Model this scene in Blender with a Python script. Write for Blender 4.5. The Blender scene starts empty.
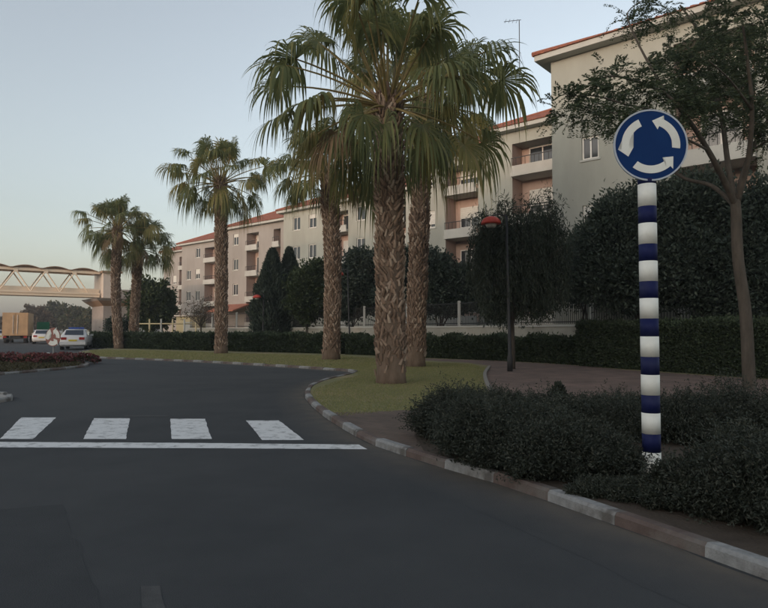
import bpy, bmesh, math, random
import numpy as np
from mathutils import Vector, Matrix

# ------------------------------------------------------------------ camera, sky, sun, exposure
scene = bpy.context.scene
COL = scene.collection
F = 620.0; CX = 384.0; CY = 304.0; HOR = 331.0; CAMZ = 1.3
PITCH = math.atan((HOR - CY) / F)
cam_data = bpy.data.cameras.new('camera')
cam_data.sensor_width = 36.0
cam_data.lens = 36.0 * F / 768.0
cam_data.clip_start = 0.05
cam_data.clip_end = 6000
cam = bpy.data.objects.new('camera', cam_data)
COL.objects.link(cam)
cam.location = (0, 0, CAMZ)
cam.rotation_euler = (math.pi / 2 + PITCH, 0, 0)
scene.camera = cam

SUN_EL = math.radians(4.0)
SUN_AZ = math.radians(219)            # compass-like: 0 = +Y (view direction), clockwise
world = bpy.data.worlds.new('World'); scene.world = world
world.use_nodes = True
wn = world.node_tree.nodes; wl = world.node_tree.links
wn.clear()
sky = wn.new('ShaderNodeTexSky'); sky.sky_type = 'NISHITA'
sky.sun_disc = False
sky.sun_elevation = SUN_EL
sky.sun_rotation = SUN_AZ
sky.altitude = 60; sky.air_density = 1.0; sky.dust_density = 2.9; sky.ozone_density = 1.5
bg = wn.new('ShaderNodeBackground'); bg.inputs['Strength'].default_value = 0.15
wo = wn.new('ShaderNodeOutputWorld')
hs = wn.new('ShaderNodeHueSaturation'); hs.inputs['Saturation'].default_value = 0.44
wl.new(sky.outputs[0], hs.inputs['Color']); wl.new(hs.outputs[0], bg.inputs[0]); wl.new(bg.outputs[0], wo.inputs[0])

sd = bpy.data.lights.new('sun', 'SUN'); sd.energy = 0.2; sd.angle = math.radians(0.6)
sd.color = (1.0, 0.60, 0.36)
sun = bpy.data.objects.new('sun', sd); COL.objects.link(sun)
sv = Vector((math.sin(SUN_AZ) * math.cos(SUN_EL), math.cos(SUN_AZ) * math.cos(SUN_EL), math.sin(SUN_EL)))
sun.rotation_euler = sv.to_track_quat('Z', 'Y').to_euler()
sun.location = (0, 0, 60)

scene.render.engine = 'CYCLES'
scene.cycles.max_bounces = 6; scene.cycles.diffuse_bounces = 3; scene.cycles.glossy_bounces = 2; scene.cycles.transmission_bounces = 3; scene.cycles.volume_bounces = 0
scene.view_settings.view_transform = 'Standard'
scene.view_settings.look = 'None'
scene.view_settings.gamma = 1.0
scene.view_settings.exposure = 1.85

# ------------------------------------------------------------------ pixel -> place helpers
def ray(px, py):
    u = (px - CX) / F; v = (CY - py) / F
    return Vector((u, math.cos(PITCH) - v * math.sin(PITCH), math.sin(PITCH) + v * math.cos(PITCH)))
def at_z(px, py, z=0.0):
    d = ray(px, py); t = (z - CAMZ) / d.z
    return Vector((d.x * t, d.y * t, z))
def at_y(px, py, Y):
    d = ray(px, py); t = Y / d.y
    return Vector((d.x * t, Y, CAMZ + d.z * t))
KZ = 0.060                                    # level of the verge, behind the kerb

# ------------------------------------------------------------------ object helpers
def tag(o, label=None, cat=None, group=None, kind=None):
    if label: o['label'] = label
    if cat: o['category'] = cat
    if group: o['group'] = group
    if kind: o['kind'] = kind
    return o
def empty(name, loc=(0, 0, 0), rz=0.0):
    o = bpy.data.objects.new(name, None); COL.objects.link(o)
    o.location = loc; o.rotation_euler = (0, 0, rz); o.empty_display_size = 0.2
    return o
def link(name, me, mat=None, parent=None):
    if mat is not None and len(me.materials) == 0: me.materials.append(mat)
    o = bpy.data.objects.new(name, me); COL.objects.link(o)
    if parent is not None: o.parent = parent
    return o

class MB:
    def __init__(s): s.v = []; s.f = []
    def poly(s, pts):
        i = len(s.v); s.v += [tuple(p) for p in pts]; s.f.append(tuple(range(i, i + len(pts)))); return s
    def hexa(s, c):                       # 8 corners: bottom 4 ccw, top 4 ccw
        i = len(s.v); s.v += [tuple(p) for p in c]
        for q in ((3, 2, 1, 0), (4, 5, 6, 7), (0, 1, 5, 4), (1, 2, 6, 5), (2, 3, 7, 6), (3, 0, 4, 7)):
            s.f.append(tuple(i + k for k in q))
        return s
    def box(s, x0, x1, y0, y1, z0, z1):
        return s.hexa([(x0, y0, z0), (x1, y0, z0), (x1, y1, z0), (x0, y1, z0),
                       (x0, y0, z1), (x1, y0, z1), (x1, y1, z1), (x0, y1, z1)])
    def tube(s, pts, rad, n=8, caps=True):
        pts = [Vector(p) for p in pts]
        if not hasattr(rad, '__len__'): rad = [rad] * len(pts)
        i0 = len(s.v); up = Vector((0, 0, 1))
        prev = None
        for k, p in enumerate(pts):
            t = (pts[min(k + 1, len(pts) - 1)] - pts[max(k - 1, 0)])
            if t.length < 1e-9: t = Vector((0, 0, 1))
            t.normalize()
            if prev is None:
                a = t.cross(Vector((1, 0, 0)) if abs(t.x) < .9 else Vector((0, 1, 0))).normalized()
            else:
                a = (prev - t * prev.dot(t)).normalized()
            prev = a; b = t.cross(a)
            for j in range(n):
                th = 2 * math.pi * j / n
                s.v.append(tuple(p + (a * math.cos(th) + b * math.sin(th)) * rad[k]))
        for k in range(len(pts) - 1):
            for j in range(n):
                s.f.append((i0 + k * n + j, i0 + k * n + (j + 1) % n, i0 + (k + 1) * n + (j + 1) % n, i0 + (k + 1) * n + j))
        if caps:
            s.f.append(tuple(i0 + j for j in reversed(range(n))))
            s.f.append(tuple(i0 + (len(pts) - 1) * n + j for j in range(n)))
        return s
    def prism(s, pts, z0, z1):            # ccw xy outline
        n = len(pts); i = len(s.v)
        s.v += [(p[0], p[1], z0) for p in pts] + [(p[0], p[1], z1) for p in pts]
        s.f.append(tuple(i + k for k in reversed(range(n)))); s.f.append(tuple(i + n + k for k in range(n)))
        for k in range(n): s.f.append((i + k, i + (k + 1) % n, i + n + (k + 1) % n, i + n + k))
        return s
    def mesh(s, name, mat=None, smooth=False):
        me = bpy.data.meshes.new(name); me.from_pydata(s.v, [], s.f); me.update()
        if mat is not None: me.materials.append(mat)
        if smooth: me.polygons.foreach_set('use_smooth', [True] * len(me.polygons))
        return me
    def build(s, name, mat, parent=None, smooth=False):
        return link(name, s.mesh(name, mat, smooth), None, parent)

def np_mesh(name, V, Fq, mat, smooth=False):
    V = np.asarray(V, dtype=np.float32).reshape(-1, 3); Fq = np.asarray(Fq, dtype=np.int32)
    n, k = Fq.shape
    me = bpy.data.meshes.new(name)
    me.vertices.add(len(V)); me.vertices.foreach_set('co', V.ravel())
    me.loops.add(n * k); me.loops.foreach_set('vertex_index', Fq.ravel())
    me.polygons.add(n); me.polygons.foreach_set('loop_start', np.arange(0, n * k, k, dtype=np.int32))
    me.polygons.foreach_set('loop_total', np.full(n, k, dtype=np.int32))
    me.update(calc_edges=True); me.validate()
    if mat is not None: me.materials.append(mat)
    if smooth: me.polygons.foreach_set('use_smooth', [True] * len(me.polygons))
    return me

def unit(a): return a / (np.linalg.norm(a, axis=-1, keepdims=True) + 1e-9)
def leaf_arrays(P, D, L, W, rng, fold=0.25):
    """One diamond leaf (2 tris, folded on the midrib) per point: base P, direction D, length L, width W."""
    n = len(P)
    D = unit(D); S = unit(np.cross(D, unit(rng.normal(size=(n, 3))))); N = np.cross(D, S)
    L = np.broadcast_to(L, (n,))[:, None]; W = np.broadcast_to(W, (n,))[:, None]
    a = P; m = P + D * L * .45; b = P + D * L
    l = m + S * W * .5 + N * W * fold; r = m - S * W * .5 + N * W * fold
    V = np.stack([a, r, b, l], axis=1).reshape(-1, 3)
    i = np.arange(n)[:, None] * 4
    T = np.concatenate([i + np.array([[0, 1, 2]]), i + np.array([[0, 2, 3]])], axis=1).reshape(-1, 3)
    return V, T
def merge(parts):
    Vs, Ts, o = [], [], 0
    for V, T in parts:
        Vs.append(V); Ts.append(T + o); o += len(V)
    return np.concatenate(Vs), np.concatenate(Ts)

def catmull(pts, step):
    pts = [Vector((p[0], p[1], 0)) for p in pts]; out = []
    for i in range(len(pts) - 1):
        p0 = pts[max(i - 1, 0)]; p1 = pts[i]; p2 = pts[i + 1]; p3 = pts[min(i + 2, len(pts) - 1)]
        n = max(2, int((p2 - p1).length / step))
        for k in range(n):
            t = k / n
            out.append(0.5 * ((2 * p1) + (p2 - p0) * t + (2 * p0 - 5 * p1 + 4 * p2 - p3) * t * t + (3 * p1 - p0 - 3 * p2 + p3) * t ** 3))
    out.append(pts[-1]); return out
def resample(line, step):
    out = [line[0].copy()]; acc = 0.0
    for a, b in zip(line, line[1:]):
        d = (b - a).length; pos = 0.0
        while acc + d - pos >= step:
            pos += step - acc; acc = 0.0
            out.append(a.lerp(b, pos / d))
        acc += d - pos
    return out
def offset_line(line, d):
    out = []
    for i, p in enumerate(line):
        t = (line[min(i + 1, len(line) - 1)] - line[max(i - 1, 0)]).normalized()
        out.append(p + Vector((t.y, -t.x, 0)) * d)          # to the right of travel
    return out
def in_poly(x, y, poly):
    c = np.zeros(len(x), bool); n = len(poly)
    for i in range(n):
        x1, y1 = poly[i][0], poly[i][1]; x2, y2 = poly[(i + 1) % n][0], poly[(i + 1) % n][1]
        if y1 == y2: continue
        h = ((y1 > y) != (y2 > y)) & (x < (x2 - x1) * (y - y1) / (y2 - y1) + x1)
        c ^= h
    return c

# ------------------------------------------------------------------ materials
MATS = {}
def new_mat(name):
    m = bpy.data.materials.new(name); m.use_nodes = True
    nt = m.node_tree; b = nt.nodes['Principled BSDF']
    MATS[name] = m
    return m, nt, b
def rgb(c): return (c[0], c[1], c[2], 1)
def surf(name, c1, c2=None, scale=4.0, rough=.8, bump=0.0, bscale=60.0, detail=6, metal=0.0, spec=.3, c3=None, scale3=.5, amt3=.5, stretch=None):
    m, nt, b = new_mat(name)
    b.inputs['Roughness'].default_value = rough; b.inputs['Metallic'].default_value = metal
    b.inputs['Specular IOR Level'].default_value = spec
    N = nt.nodes; Lk = nt.links
    tc = N.new('ShaderNodeTexCoord'); src = tc.outputs['Object']
    if stretch:
        mp = N.new('ShaderNodeMapping'); mp.inputs['Scale'].default_value = stretch
        Lk.new(src, mp.inputs['Vector']); src = mp.outputs[0]
    if c2 is None: b.inputs['Base Color'].default_value = rgb(c1)
    else:
        nz = N.new('ShaderNodeTexNoise'); nz.inputs['Scale'].default_value = scale; nz.inputs['Detail'].default_value = detail
        nz.inputs['Roughness'].default_value = .65
        Lk.new(src, nz.inputs['Vector'])
        r = N.new('ShaderNodeValToRGB'); r.color_ramp.elements[0].position = .32; r.color_ramp.elements[1].position = .68
        r.color_ramp.elements[0].color = rgb(c1); r.color_ramp.elements[1].color = rgb(c2)
        Lk.new(nz.outputs['Fac'], r.inputs[0]); col = r.outputs[0]
        if c3 is not None:
            n3 = N.new('ShaderNodeTexNoise'); n3.inputs['Scale'].default_value = scale3; n3.inputs['Detail'].default_value = 5
            Lk.new(src, n3.inputs['Vector'])
            r3 = N.new('ShaderNodeValToRGB'); r3.color_ramp.elements[0].position = .45; r3.color_ramp.elements[1].position = .68
            r3.color_ramp.elements[1].color = (amt3, amt3, amt3, 1)
            Lk.new(n3.outputs['Fac'], r3.inputs[0])
            mx = N.new('ShaderNodeMixRGB'); Lk.new(r3.outputs[0], mx.inputs[0]); Lk.new(col, mx.inputs[1]); mx.inputs[2].default_value = rgb(c3)
            col = mx.outputs[0]
        Lk.new(col, b.inputs['Base Color'])
    if bump:
        nb = N.new('ShaderNodeTexNoise'); nb.inputs['Scale'].default_value = bscale; nb.inputs['Detail'].default_value = 4
        Lk.new(src, nb.inputs['Vector'])
        bp = N.new('ShaderNodeBump'); bp.inputs['Strength'].default_value = bump; bp.inputs['Distance'].default_value = .02
        Lk.new(nb.outputs['Fac'], bp.inputs['Height']); Lk.new(bp.outputs[0], b.inputs['Normal'])
    return m
def leaf(name, c1, c2, c3=None, rough=.6, trans=.25, spec=.25):
    """Foliage: every leaf (mesh island) takes its own tone, some light passes through."""
    m, nt, b = new_mat(name); N = nt.nodes; Lk = nt.links
    g = N.new('ShaderNodeNewGeometry')
    r = N.new('ShaderNodeValToRGB'); e = r.color_ramp.elements
    e[0].position = 0; e[0].color = rgb(c1); e[1].position = 1; e[1].color = rgb(c3 or c2)
    if c3: k = e.new(.72); k.color = rgb(c2)
    Lk.new(g.outputs['Random Per Island'], r.inputs[0])
    Lk.new(r.outputs[0], b.inputs['Base Color'])
    b.inputs['Roughness'].default_value = rough; b.inputs['Specular IOR Level'].default_value = spec
    tr = N.new('ShaderNodeBsdfTranslucent'); Lk.new(r.outputs[0], tr.inputs['Color'])
    mx = N.new('ShaderNodeMixShader'); mx.inputs[0].default_value = trans
    Lk.new(b.outputs[0], mx.inputs[1]); Lk.new(tr.outputs[0], mx.inputs[2])
    Lk.new(mx.outputs[0], N['Material Output'].inputs['Surface'])
    return m

M = MATS
surf('asphalt', (.043, .0465, .050), (.060, .063, .066), 1.1, .88, .6, 160, detail=14, c3=(.070, .072, .074), scale3=.22, amt3=.8)
surf('asphalt_patch', (.040, .043, .046), (.050, .053, .056), 3, .9, .5, 140)
surf('ground_earth', (.10, .085, .055), (.13, .11, .07), .4, .95, .3, 20, c3=(.07, .085, .035), scale3=.06, amt3=.9)
surf('lawn_soil', (.17, .168, .080), (.22, .205, .098), 2.2, .95, .6, 50, c3=(.29, .23, .13), scale3=.55, amt3=.8)
surf('bed_soil', (.055, .042, .032), (.085, .066, .05), 6, .95, .7, 40)
surf('kerb_white', (.20, .20, .195), (.42, .42, .41), 6, .85, .4, 60, detail=10, c3=(.12, .11, .10), scale3=5, amt3=.95)
surf('kerb_red', (.105, .078, .068), (.15, .11, .095), 9, .85, .3, 60, c3=(.17, .155, .14), scale3=5, amt3=.8)
surf('kerb_plain', (.22, .20, .18), (.32, .30, .27), 9, .85, .3, 60, c3=(.12, .11, .10), scale3=5, amt3=.7)
surf('concrete', (.30, .28, .26), (.38, .36, .33), 2.5, .85, .3, 40, c3=(.22, .20, .18), scale3=.7, amt3=.6)
surf('wall_cream', (.315, .322, .285), (.36, .366, .33), 1.2, .9, .25, 50, c3=(.24, .24, .21), scale3=.35, amt3=.65, stretch=(1, 1, .35))
surf('wall_pink', (.40, .295, .25), (.46, .34, .29), 1.2, .9, .25, 50, c3=(.35, .26, .22), scale3=.4, amt3=.6)
surf('render_white', (.41, .41, .385), (.46, .46, .43), 1.5, .85, .2, 50, c3=(.33, .325, .30), scale3=.5, amt3=.6)
surf('garden_wall', (.30, .29, .25), (.36, .35, .31), 1.4, .9, .35, 30, c3=(.21, .20, .17), scale3=.6, amt3=.8)
surf('wall_blush', (.285, .262, .242), (.325, .30, .28), 1.2, .9, .25, 50, c3=(.23, .21, .19), scale3=.35, amt3=.65, stretch=(1, 1, .35))
surf('glass', (.025, .03, .035), rough=.08, spec=.6)
surf('shutter', (.55, .54, .50), (.62, .61, .57), 6, .6)
surf('frame_white', (.62, .60, .56), (.70, .68, .64), 5, .5)
surf('metal_dark', (.03, .03, .032), (.05, .05, .05), 12, .55, metal=.3)
surf('lamp_red', (.42, .045, .03), (.52, .07, .045), 6, .45)
surf('lamp_glass', (.45, .43, .40), rough=.35)
surf('sign_blue', (.005, .030, .125), (.006, .038, .145), 3, .6, spec=.12)
surf('pole_blue', (.008, .013, .07), (.014, .020, .09), 10, .6, spec=.15, c3=(.03, .034, .07), scale3=5, amt3=.6)
surf('paint_white', (.84, .84, .77), (.88, .88, .81), 10, .55, c3=(.66, .64, .56), scale3=6, amt3=.4)
surf('sign_rim', (.42, .46, .52), (.52, .56, .60), 8, .4)
surf('sign_steel', (.28, .28, .28), (.36, .36, .36), 8, .5, metal=.6)
surf('bark_grey', (.055, .047, .038), (.11, .092, .075), 7, .95, .8, 24, stretch=(1, 1, .3))
surf('bark_dark', (.045, .037, .03), (.075, .06, .048), 7, .95, .8, 24, stretch=(1, 1, .3))
surf('palm_trunk', (.12, .085, .060), (.21, .15, .11), 5, .95, .8, 18, stretch=(1, 1, .35))
leaf('palm_boot', (.12, .078, .052), (.27, .185, .13), (.42, .33, .25), .9, 0.0)
leaf('palm_green', (.12, .145, .062), (.19, .205, .085), (.29, .275, .115), .55, .42)
leaf('palm_olive', (.22, .21, .075), (.30, .26, .095), (.37, .28, .12), .55, .4)
leaf('palm_dead', (.20, .14, .08), (.28, .19, .11), None, .85, .2)
surf('petiole', (.20, .17, .06), (.28, .20, .09), 6, .6)
leaf('leaf_hedge', (.034, .052, .028), (.055, .078, .042), (.08, .10, .055), .6, .2)
leaf('leaf_dark', (.036, .052, .040), (.056, .076, .057), (.080, .10, .074), .6, .2)
leaf('leaf_mid', (.030, .048, .019), (.048, .068, .026), (.07, .085, .035), .6, .25)
leaf('leaf_feather', (.045, .066, .036), (.072, .095, .050), (.11, .125, .066), .55, .34)
leaf('leaf_weep', (.030, .042, .030), (.048, .060, .042), (.075, .082, .058), .7, .2)
leaf('leaf_shrub', (.028, .036, .026), (.048, .056, .042), (.080, .082, .062), .6, .12)
leaf('leaf_far', (.05, .062, .03), (.08, .085, .042), (.13, .10, .055), .8, .2)
leaf('leaf_brown', (.10, .075, .05), (.15, .11, .07), None, .8, .2)
leaf('grass_blade', (.22, .235, .10), (.31, .30, .13), (.42, .35, .19), .7, .42)
leaf('flower_red', (.12, .045, .045), (.20, .065, .065), (.26, .13, .12), .6, .2)
leaf('flower_leaf', (.05, .05, .025), (.09, .075, .04), None, .7, .2)
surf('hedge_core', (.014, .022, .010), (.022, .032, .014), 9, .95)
surf('bridge_cream', (.84, .68, .51), (.88, .73, .56), 1.2, .6, c3=(.74, .58, .43), scale3=.6, amt3=.5)
surf('bridge_roof', (.26, .17, .11), (.32, .21, .14), 3, .6)
surf('bridge_panel', (.55, .48, .41), (.62, .54, .47), 1.5, .5)
surf('tower_wall', (.30, .265, .245), (.36, .32, .295), 1.6, .9, .2, 30, c3=(.24, .21, .19), scale3=.6, amt3=.6)
surf('truck_orange', (.42, .27, .15), (.50, .33, .19), 2, .55, c3=(.33, .22, .13), scale3=1.4, amt3=.6)
surf('car_white', (.62, .61, .60), (.68, .67, .66), 2, .35, spec=.5)
surf('car_grey', (.22, .22, .23), (.26, .26, .27), 2, .35, spec=.5)
surf('rubber', (.018, .018, .018), (.028, .028, .028), 20, .9)
surf('tail_red', (.30, .02, .015), rough=.3)
surf('car_glass', (.03, .04, .055), rough=.06, spec=.7)
surf('plate_yellow', (.60, .48, .06), rough=.5)
surf('sign_green', (.03, .20, .11), (.04, .23, .13), 4, .5)
surf('sign_brown', (.28, .12, .09), (.34, .15, .12), 4, .5)
surf('fence_yellow', (.48, .40, .24), (.55, .46, .28), 4, .6)
surf('blue_lamp', (.04, .09, .35), rough=.25)

def tiles_mat():
    m, nt, b = new_mat('roof_tile'); N = nt.nodes; Lk = nt.links
    tc = N.new('ShaderNodeTexCoord')
    nz = N.new('ShaderNodeTexNoise'); nz.inputs['Scale'].default_value = 3.0; nz.inputs['Detail'].default_value = 8
    Lk.new(tc.outputs['Object'], nz.inputs['Vector'])
    r = N.new('ShaderNodeValToRGB'); e = r.color_ramp.elements
    e[0].position = .3; e[0].color = (.25, .085, .055, 1); e[1].position = .7; e[1].color = (.37, .145, .088, 1)
    Lk.new(nz.outputs['Fac'], r.inputs[0]); Lk.new(r.outputs[0], b.inputs['Base Color'])
    b.inputs['Roughness'].default_value = .85
    return m
tiles_mat()

def paver_mat(name, c1, c2, mortar):
    m, nt, b = new_mat(name); N = nt.nodes; Lk = nt.links
    tc = N.new('ShaderNodeTexCoord'); mp = N.new('ShaderNodeMapping'); mp.inputs['Rotation'].default_value = (0, 0, .6)
    Lk.new(tc.outputs['Object'], mp.inputs['Vector'])
    bk = N.new('ShaderNodeTexBrick'); bk.inputs['Scale'].default_value = 1.0
    bk.inputs['Brick Width'].default_value = .2; bk.inputs['Row Height'].default_value = .1; bk.inputs['Mortar Size'].default_value = .004
    bk.inputs['Color1'].default_value = rgb(c1); bk.inputs['Color2'].default_value = rgb(c2); bk.inputs['Mortar'].default_value = rgb(mortar)
    Lk.new(mp.outputs[0], bk.inputs['Vector'])
    nz = N.new('ShaderNodeTexNoise'); nz.inputs['Scale'].default_value = 1.3; nz.inputs['Detail'].default_value = 7
    Lk.new(tc.outputs['Object'], nz.inputs['Vector'])
    r = N.new('ShaderNodeValToRGB'); r.color_ramp.elements[0].position = .3; r.color_ramp.elements[0].color = (.6, .6, .6, 1)
    r.color_ramp.elements[1].position = .7; r.color_ramp.elements[1].color = (1.1, 1.08, 1.05, 1)
    Lk.new(nz.outputs['Fac'], r.inputs[0])
    mx = N.new('ShaderNodeMixRGB'); mx.blend_type = 'MULTIPLY'; mx.inputs[0].default_value = 1
    Lk.new(bk.outputs['Color'], mx.inputs[1]); Lk.new(r.outputs[0], mx.inputs[2]); Lk.new(mx.outputs[0], b.inputs['Base Color'])
    bp = N.new('ShaderNodeBump'); bp.inputs['Strength'].default_value = .5; bp.inputs['Distance'].default_value = .01
    bp.invert = True
    Lk.new(bk.outputs['Fac'], bp.inputs['Height']); Lk.new(bp.outputs[0], b.inputs['Normal'])
    b.inputs['Roughness'].default_value = .9
paver_mat('path_paver', (.17, .115, .095), (.215, .145, .12), (.10, .08, .07))
paver_mat('landing_paver', (.12, .088, .070), (.155, .11, .086), (.08, .066, .055))

def road_paint():
    m, nt, b = new_mat('road_paint'); N = nt.nodes; Lk = nt.links
    tc = N.new('ShaderNodeTexCoord')
    n1 = N.new('ShaderNodeTexNoise'); n1.inputs['Scale'].default_value = 6.5; n1.inputs['Detail'].default_value = 12; n1.inputs['Roughness'].default_value = .72
    Lk.new(tc.outputs['Object'], n1.inputs['Vector'])
    r = N.new('ShaderNodeValToRGB'); e = r.color_ramp.elements
    e[0].position = .30; e[0].color = (.16, .16, .16, 1); e[1].position = .50; e[1].color = (.70, .70, .69, 1)
    Lk.new(n1.outputs['Fac'], r.inputs[0])
    Lk.new(r.outputs[0], b.inputs['Base Color']); b.inputs['Roughness'].default_value = .75
    n2 = N.new('ShaderNodeTexNoise'); n2.inputs['Scale'].default_value = 150
    Lk.new(tc.outputs['Object'], n2.inputs['Vector'])
    bp = N.new('ShaderNodeBump'); bp.inputs['Strength'].default_value = .4; bp.inputs['Distance'].default_value = .01
    Lk.new(n2.outputs['Fac'], bp.inputs['Height']); Lk.new(bp.outputs[0], b.inputs['Normal'])
road_paint()
surf('faint_paint', (.055, .055, .056), (.085, .085, .085), 9, .85, .4, 150)
# ------------------------------------------------------------------ the setting: ground, road, kerbs
MB().poly([(-2500, -800, -.06), (2500, -800, -.06), (2500, 3500, -.06), (-2500, 3500, -.06)]).build('ground', M['ground_earth'])['kind'] = 'structure'

kerb_px = [(768, 583), (700, 556), (620, 528), (560, 506), (480, 479), (430, 465), (400, 455), (370, 444.5), (345, 431), (322, 416),
           (308, 403), (304, 395), (309, 387.5), (326, 381), (347, 376), (354, 373.2), (347, 371.6), (325, 370), (290, 367.6), (250, 365.2), (200, 362.4), (150, 360.2), (110, 358.8),
           (90, 357.4), (82, 354.6), (81, 352)]
kerb_pts = [Vector((9.0, -9.0, 0)), Vector((5.2, -2.2, 0)), Vector((3.3, 1.0, 0))] + [at_z(x, y) for x, y in kerb_px]
last = kerb_pts[-1]
kerb_pts += [Vector((-20.3, 45.5, 0)), Vector((-24.5, 53, 0)), Vector((-36, 72, 0)), Vector((-60, 112, 0)), Vector((-120, 212, 0)), Vector((-210, 362, 0))]
kline = catmull(kerb_pts, .12)

# asphalt: one sheet to the left of the kerb line
edge_out = [(p.x, p.y) for p in offset_line(kline, .10)]
road_poly = edge_out[::3] + [(-240, 362), (-160, 222), (-90, 112), (-75, 70), (-70, 30), (-60, -60), (30, -60), (12, -12)]
bm = bmesh.new()
vs = [bm.verts.new((x, y, 0)) for x, y in road_poly]
f = bm.faces.new(vs); bmesh.ops.triangulate(bm, faces=[f]); bmesh.ops.recalc_face_normals(bm, faces=bm.faces[:])
me = bpy.data.meshes.new('road'); bm.to_mesh(me); bm.free()
if me.polygons[0].normal.z < 0: me.flip_normals()
link('road', me, M['asphalt'])['kind'] = 'structure'

# verge: a raised slab behind the kerb stones
def slab(name, outline, z, mat, depth=.16):
    bm = bmesh.new()
    vs = [bm.verts.new((p[0], p[1], z)) for p in outline]
    f = bm.faces.new(vs)
    bmesh.ops.triangulate(bm, faces=[f])
    if sum(q.normal.z for q in bm.faces) < 0: bmesh.ops.reverse_faces(bm, faces=bm.faces[:])
    if depth:
        r = bmesh.ops.extrude_face_region(bm, geom=bm.faces[:])
        # the extruded copy stays on top; push the original down
        newv = {v for v in r['geom'] if isinstance(v, bmesh.types.BMVert)}
        for v in bm.verts:
            if v not in newv: v.co.z -= depth
        bmesh.ops.recalc_face_normals(bm, faces=bm.faces[:])
    me = bpy.data.meshes.new(name); bm.to_mesh(me); bm.free()
    o = link(name, me, mat); o['kind'] = 'structure'; return o
inner = [(p.x, p.y) for p in offset_line(kline, .128)]
verge_poly = inner[::4] + [(-150, 362), (120, 362), (150, 40), (60, -20), (14, -12)]
verge = slab('grass_verge', verge_poly, KZ, M['lawn_soil'])

# kerb stones, painted by turns
def stone_mesh(name, L=.74, W=.11, H=.082, ch=.020):
    prof = [(-W / 2, -.05), (W / 2, -.05), (W / 2, H - .004), (-W / 2 + ch * 1.6, H), (-W / 2 + .006, H - ch * 1.3)]
    mb = MB(); n = len(prof)
    for x in (-L / 2, L / 2): mb.v += [(x, y, z) for y, z in prof]
    mb.f.append(tuple(range(n))); mb.f.append(tuple(reversed(range(n, 2 * n))))
    for k in range(n): mb.f.append((k, n + k, n + (k + 1) % n, (k + 1) % n))
    me = mb.mesh(name)
    bm = bmesh.new(); bm.from_mesh(me); bmesh.ops.recalc_face_normals(bm, faces=bm.faces[:]); bm.to_mesh(me); bm.free()
    return me
STONE = [stone_mesh('kerb_stone_a'), stone_mesh('kerb_stone_b', .735, .11, .077, .028), stone_mesh('kerb_stone_c', .745, .11, .086, .016)]
for s_ in STONE: s_.materials.append(M['kerb_plain'])
def kerb_run(line, name, cols, limit=300, step=.66, skip=0, side=1, seed=1):
    rnd = random.Random(seed)
    root = MB()
    c = offset_line(line, side * .065)
    bed = c[::6]
    o = MB().tube([(p.x, p.y, -.03) for p in bed], .05, 4).build(name, M['concrete']); o['kind'] = 'structure'
    st = resample(c, step); k = 0
    for a, b in zip(st, st[1:]):
        if k >= limit: break
        mid = (a + b) / 2; t = (b - a)
        s = bpy.data.objects.new('kerb_stone', STONE[rnd.randrange(3)]); COL.objects.link(s); s.parent = o
        ang = math.atan2(t.y, t.x)
        s.location = (mid.x, mid.y, rnd.uniform(-.006, .004))
        s.rotation_euler = (rnd.uniform(-.02, .02), rnd.uniform(-.008, .008), ang + (math.pi if side < 0 else 0) + math.pi)
        s.scale = (t.length / .748, 1, 1)
        s.material_slots[0].link = 'OBJECT'; s.material_slots[0].material = M[cols[(k + skip) % len(cols)]]
        k += 1
    return o
near_part = [p for p in kline if p.y < 85]
kerb_run(near_part, 'kerb', ['kerb_white', 'kerb_red'], 170, skip=1)

# dusty gutter beside the kerb: loose grit that thins out towards the lane
def gutter():
    ln = [p for p in kline if p.y < 40][::3]; rows = [(.0, 1.0), (-.12, .75), (-.30, .35), (-.62, 0.0)]
    V = []; col = []; Fq = []
    offs = [offset_line(ln, o) for o, _ in rows]
    for i in range(len(ln)):
        for j, (_, a) in enumerate(rows): V.append((offs[j][i].x, offs[j][i].y, .0012)); col.append(a)
    for i in range(len(ln) - 1):
        for j in range(3): a = i * 4 + j; Fq.append((a, a + 1, a + 5, a + 4))
    me = bpy.data.meshes.new('gutter_dust'); me.from_pydata(V, [], Fq); me.update()
    if me.polygons[0].normal.z < 0: me.flip_normals()
    at = me.attributes.new('grit', 'FLOAT', 'POINT'); at.data.foreach_set('value', col)
    m = M['asphalt'].copy(); m.name = 'gutter_dust'; nt = m.node_tree; b = nt.nodes['Principled BSDF']
    src = b.inputs['Base Color'].links[0].from_socket
    g = nt.nodes.new('ShaderNodeAttribute'); g.attribute_name = 'grit'
    n = nt.nodes.new('ShaderNodeTexNoise'); n.inputs['Scale'].default_value = 3.5; n.inputs['Detail'].default_value = 9
    tc = nt.nodes.new('ShaderNodeTexCoord'); nt.links.new(tc.outputs['Object'], n.inputs['Vector'])
    mu = nt.nodes.new('ShaderNodeMath'); mu.operation = 'MULTIPLY'; nt.links.new(g.outputs['Fac'], mu.inputs[0]); nt.links.new(n.outputs['Fac'], mu.inputs[1])
    m2 = nt.nodes.new('ShaderNodeMath'); m2.operation = 'MULTIPLY'; m2.inputs[1].default_value = 1.5; m2.use_clamp = True; nt.links.new(mu.outputs[0], m2.inputs[0])
    mx = nt.nodes.new('ShaderNodeMixRGB'); mx.inputs[2].default_value = (.135, .115, .095, 1)
    nt.links.new(m2.outputs[0], mx.inputs[0]); nt.links.new(src, mx.inputs[1]); nt.links.new(mx.outputs[0], b.inputs['Base Color'])
    link('gutter_dust', me, m)['kind'] = 'structure'
gutter()
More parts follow.
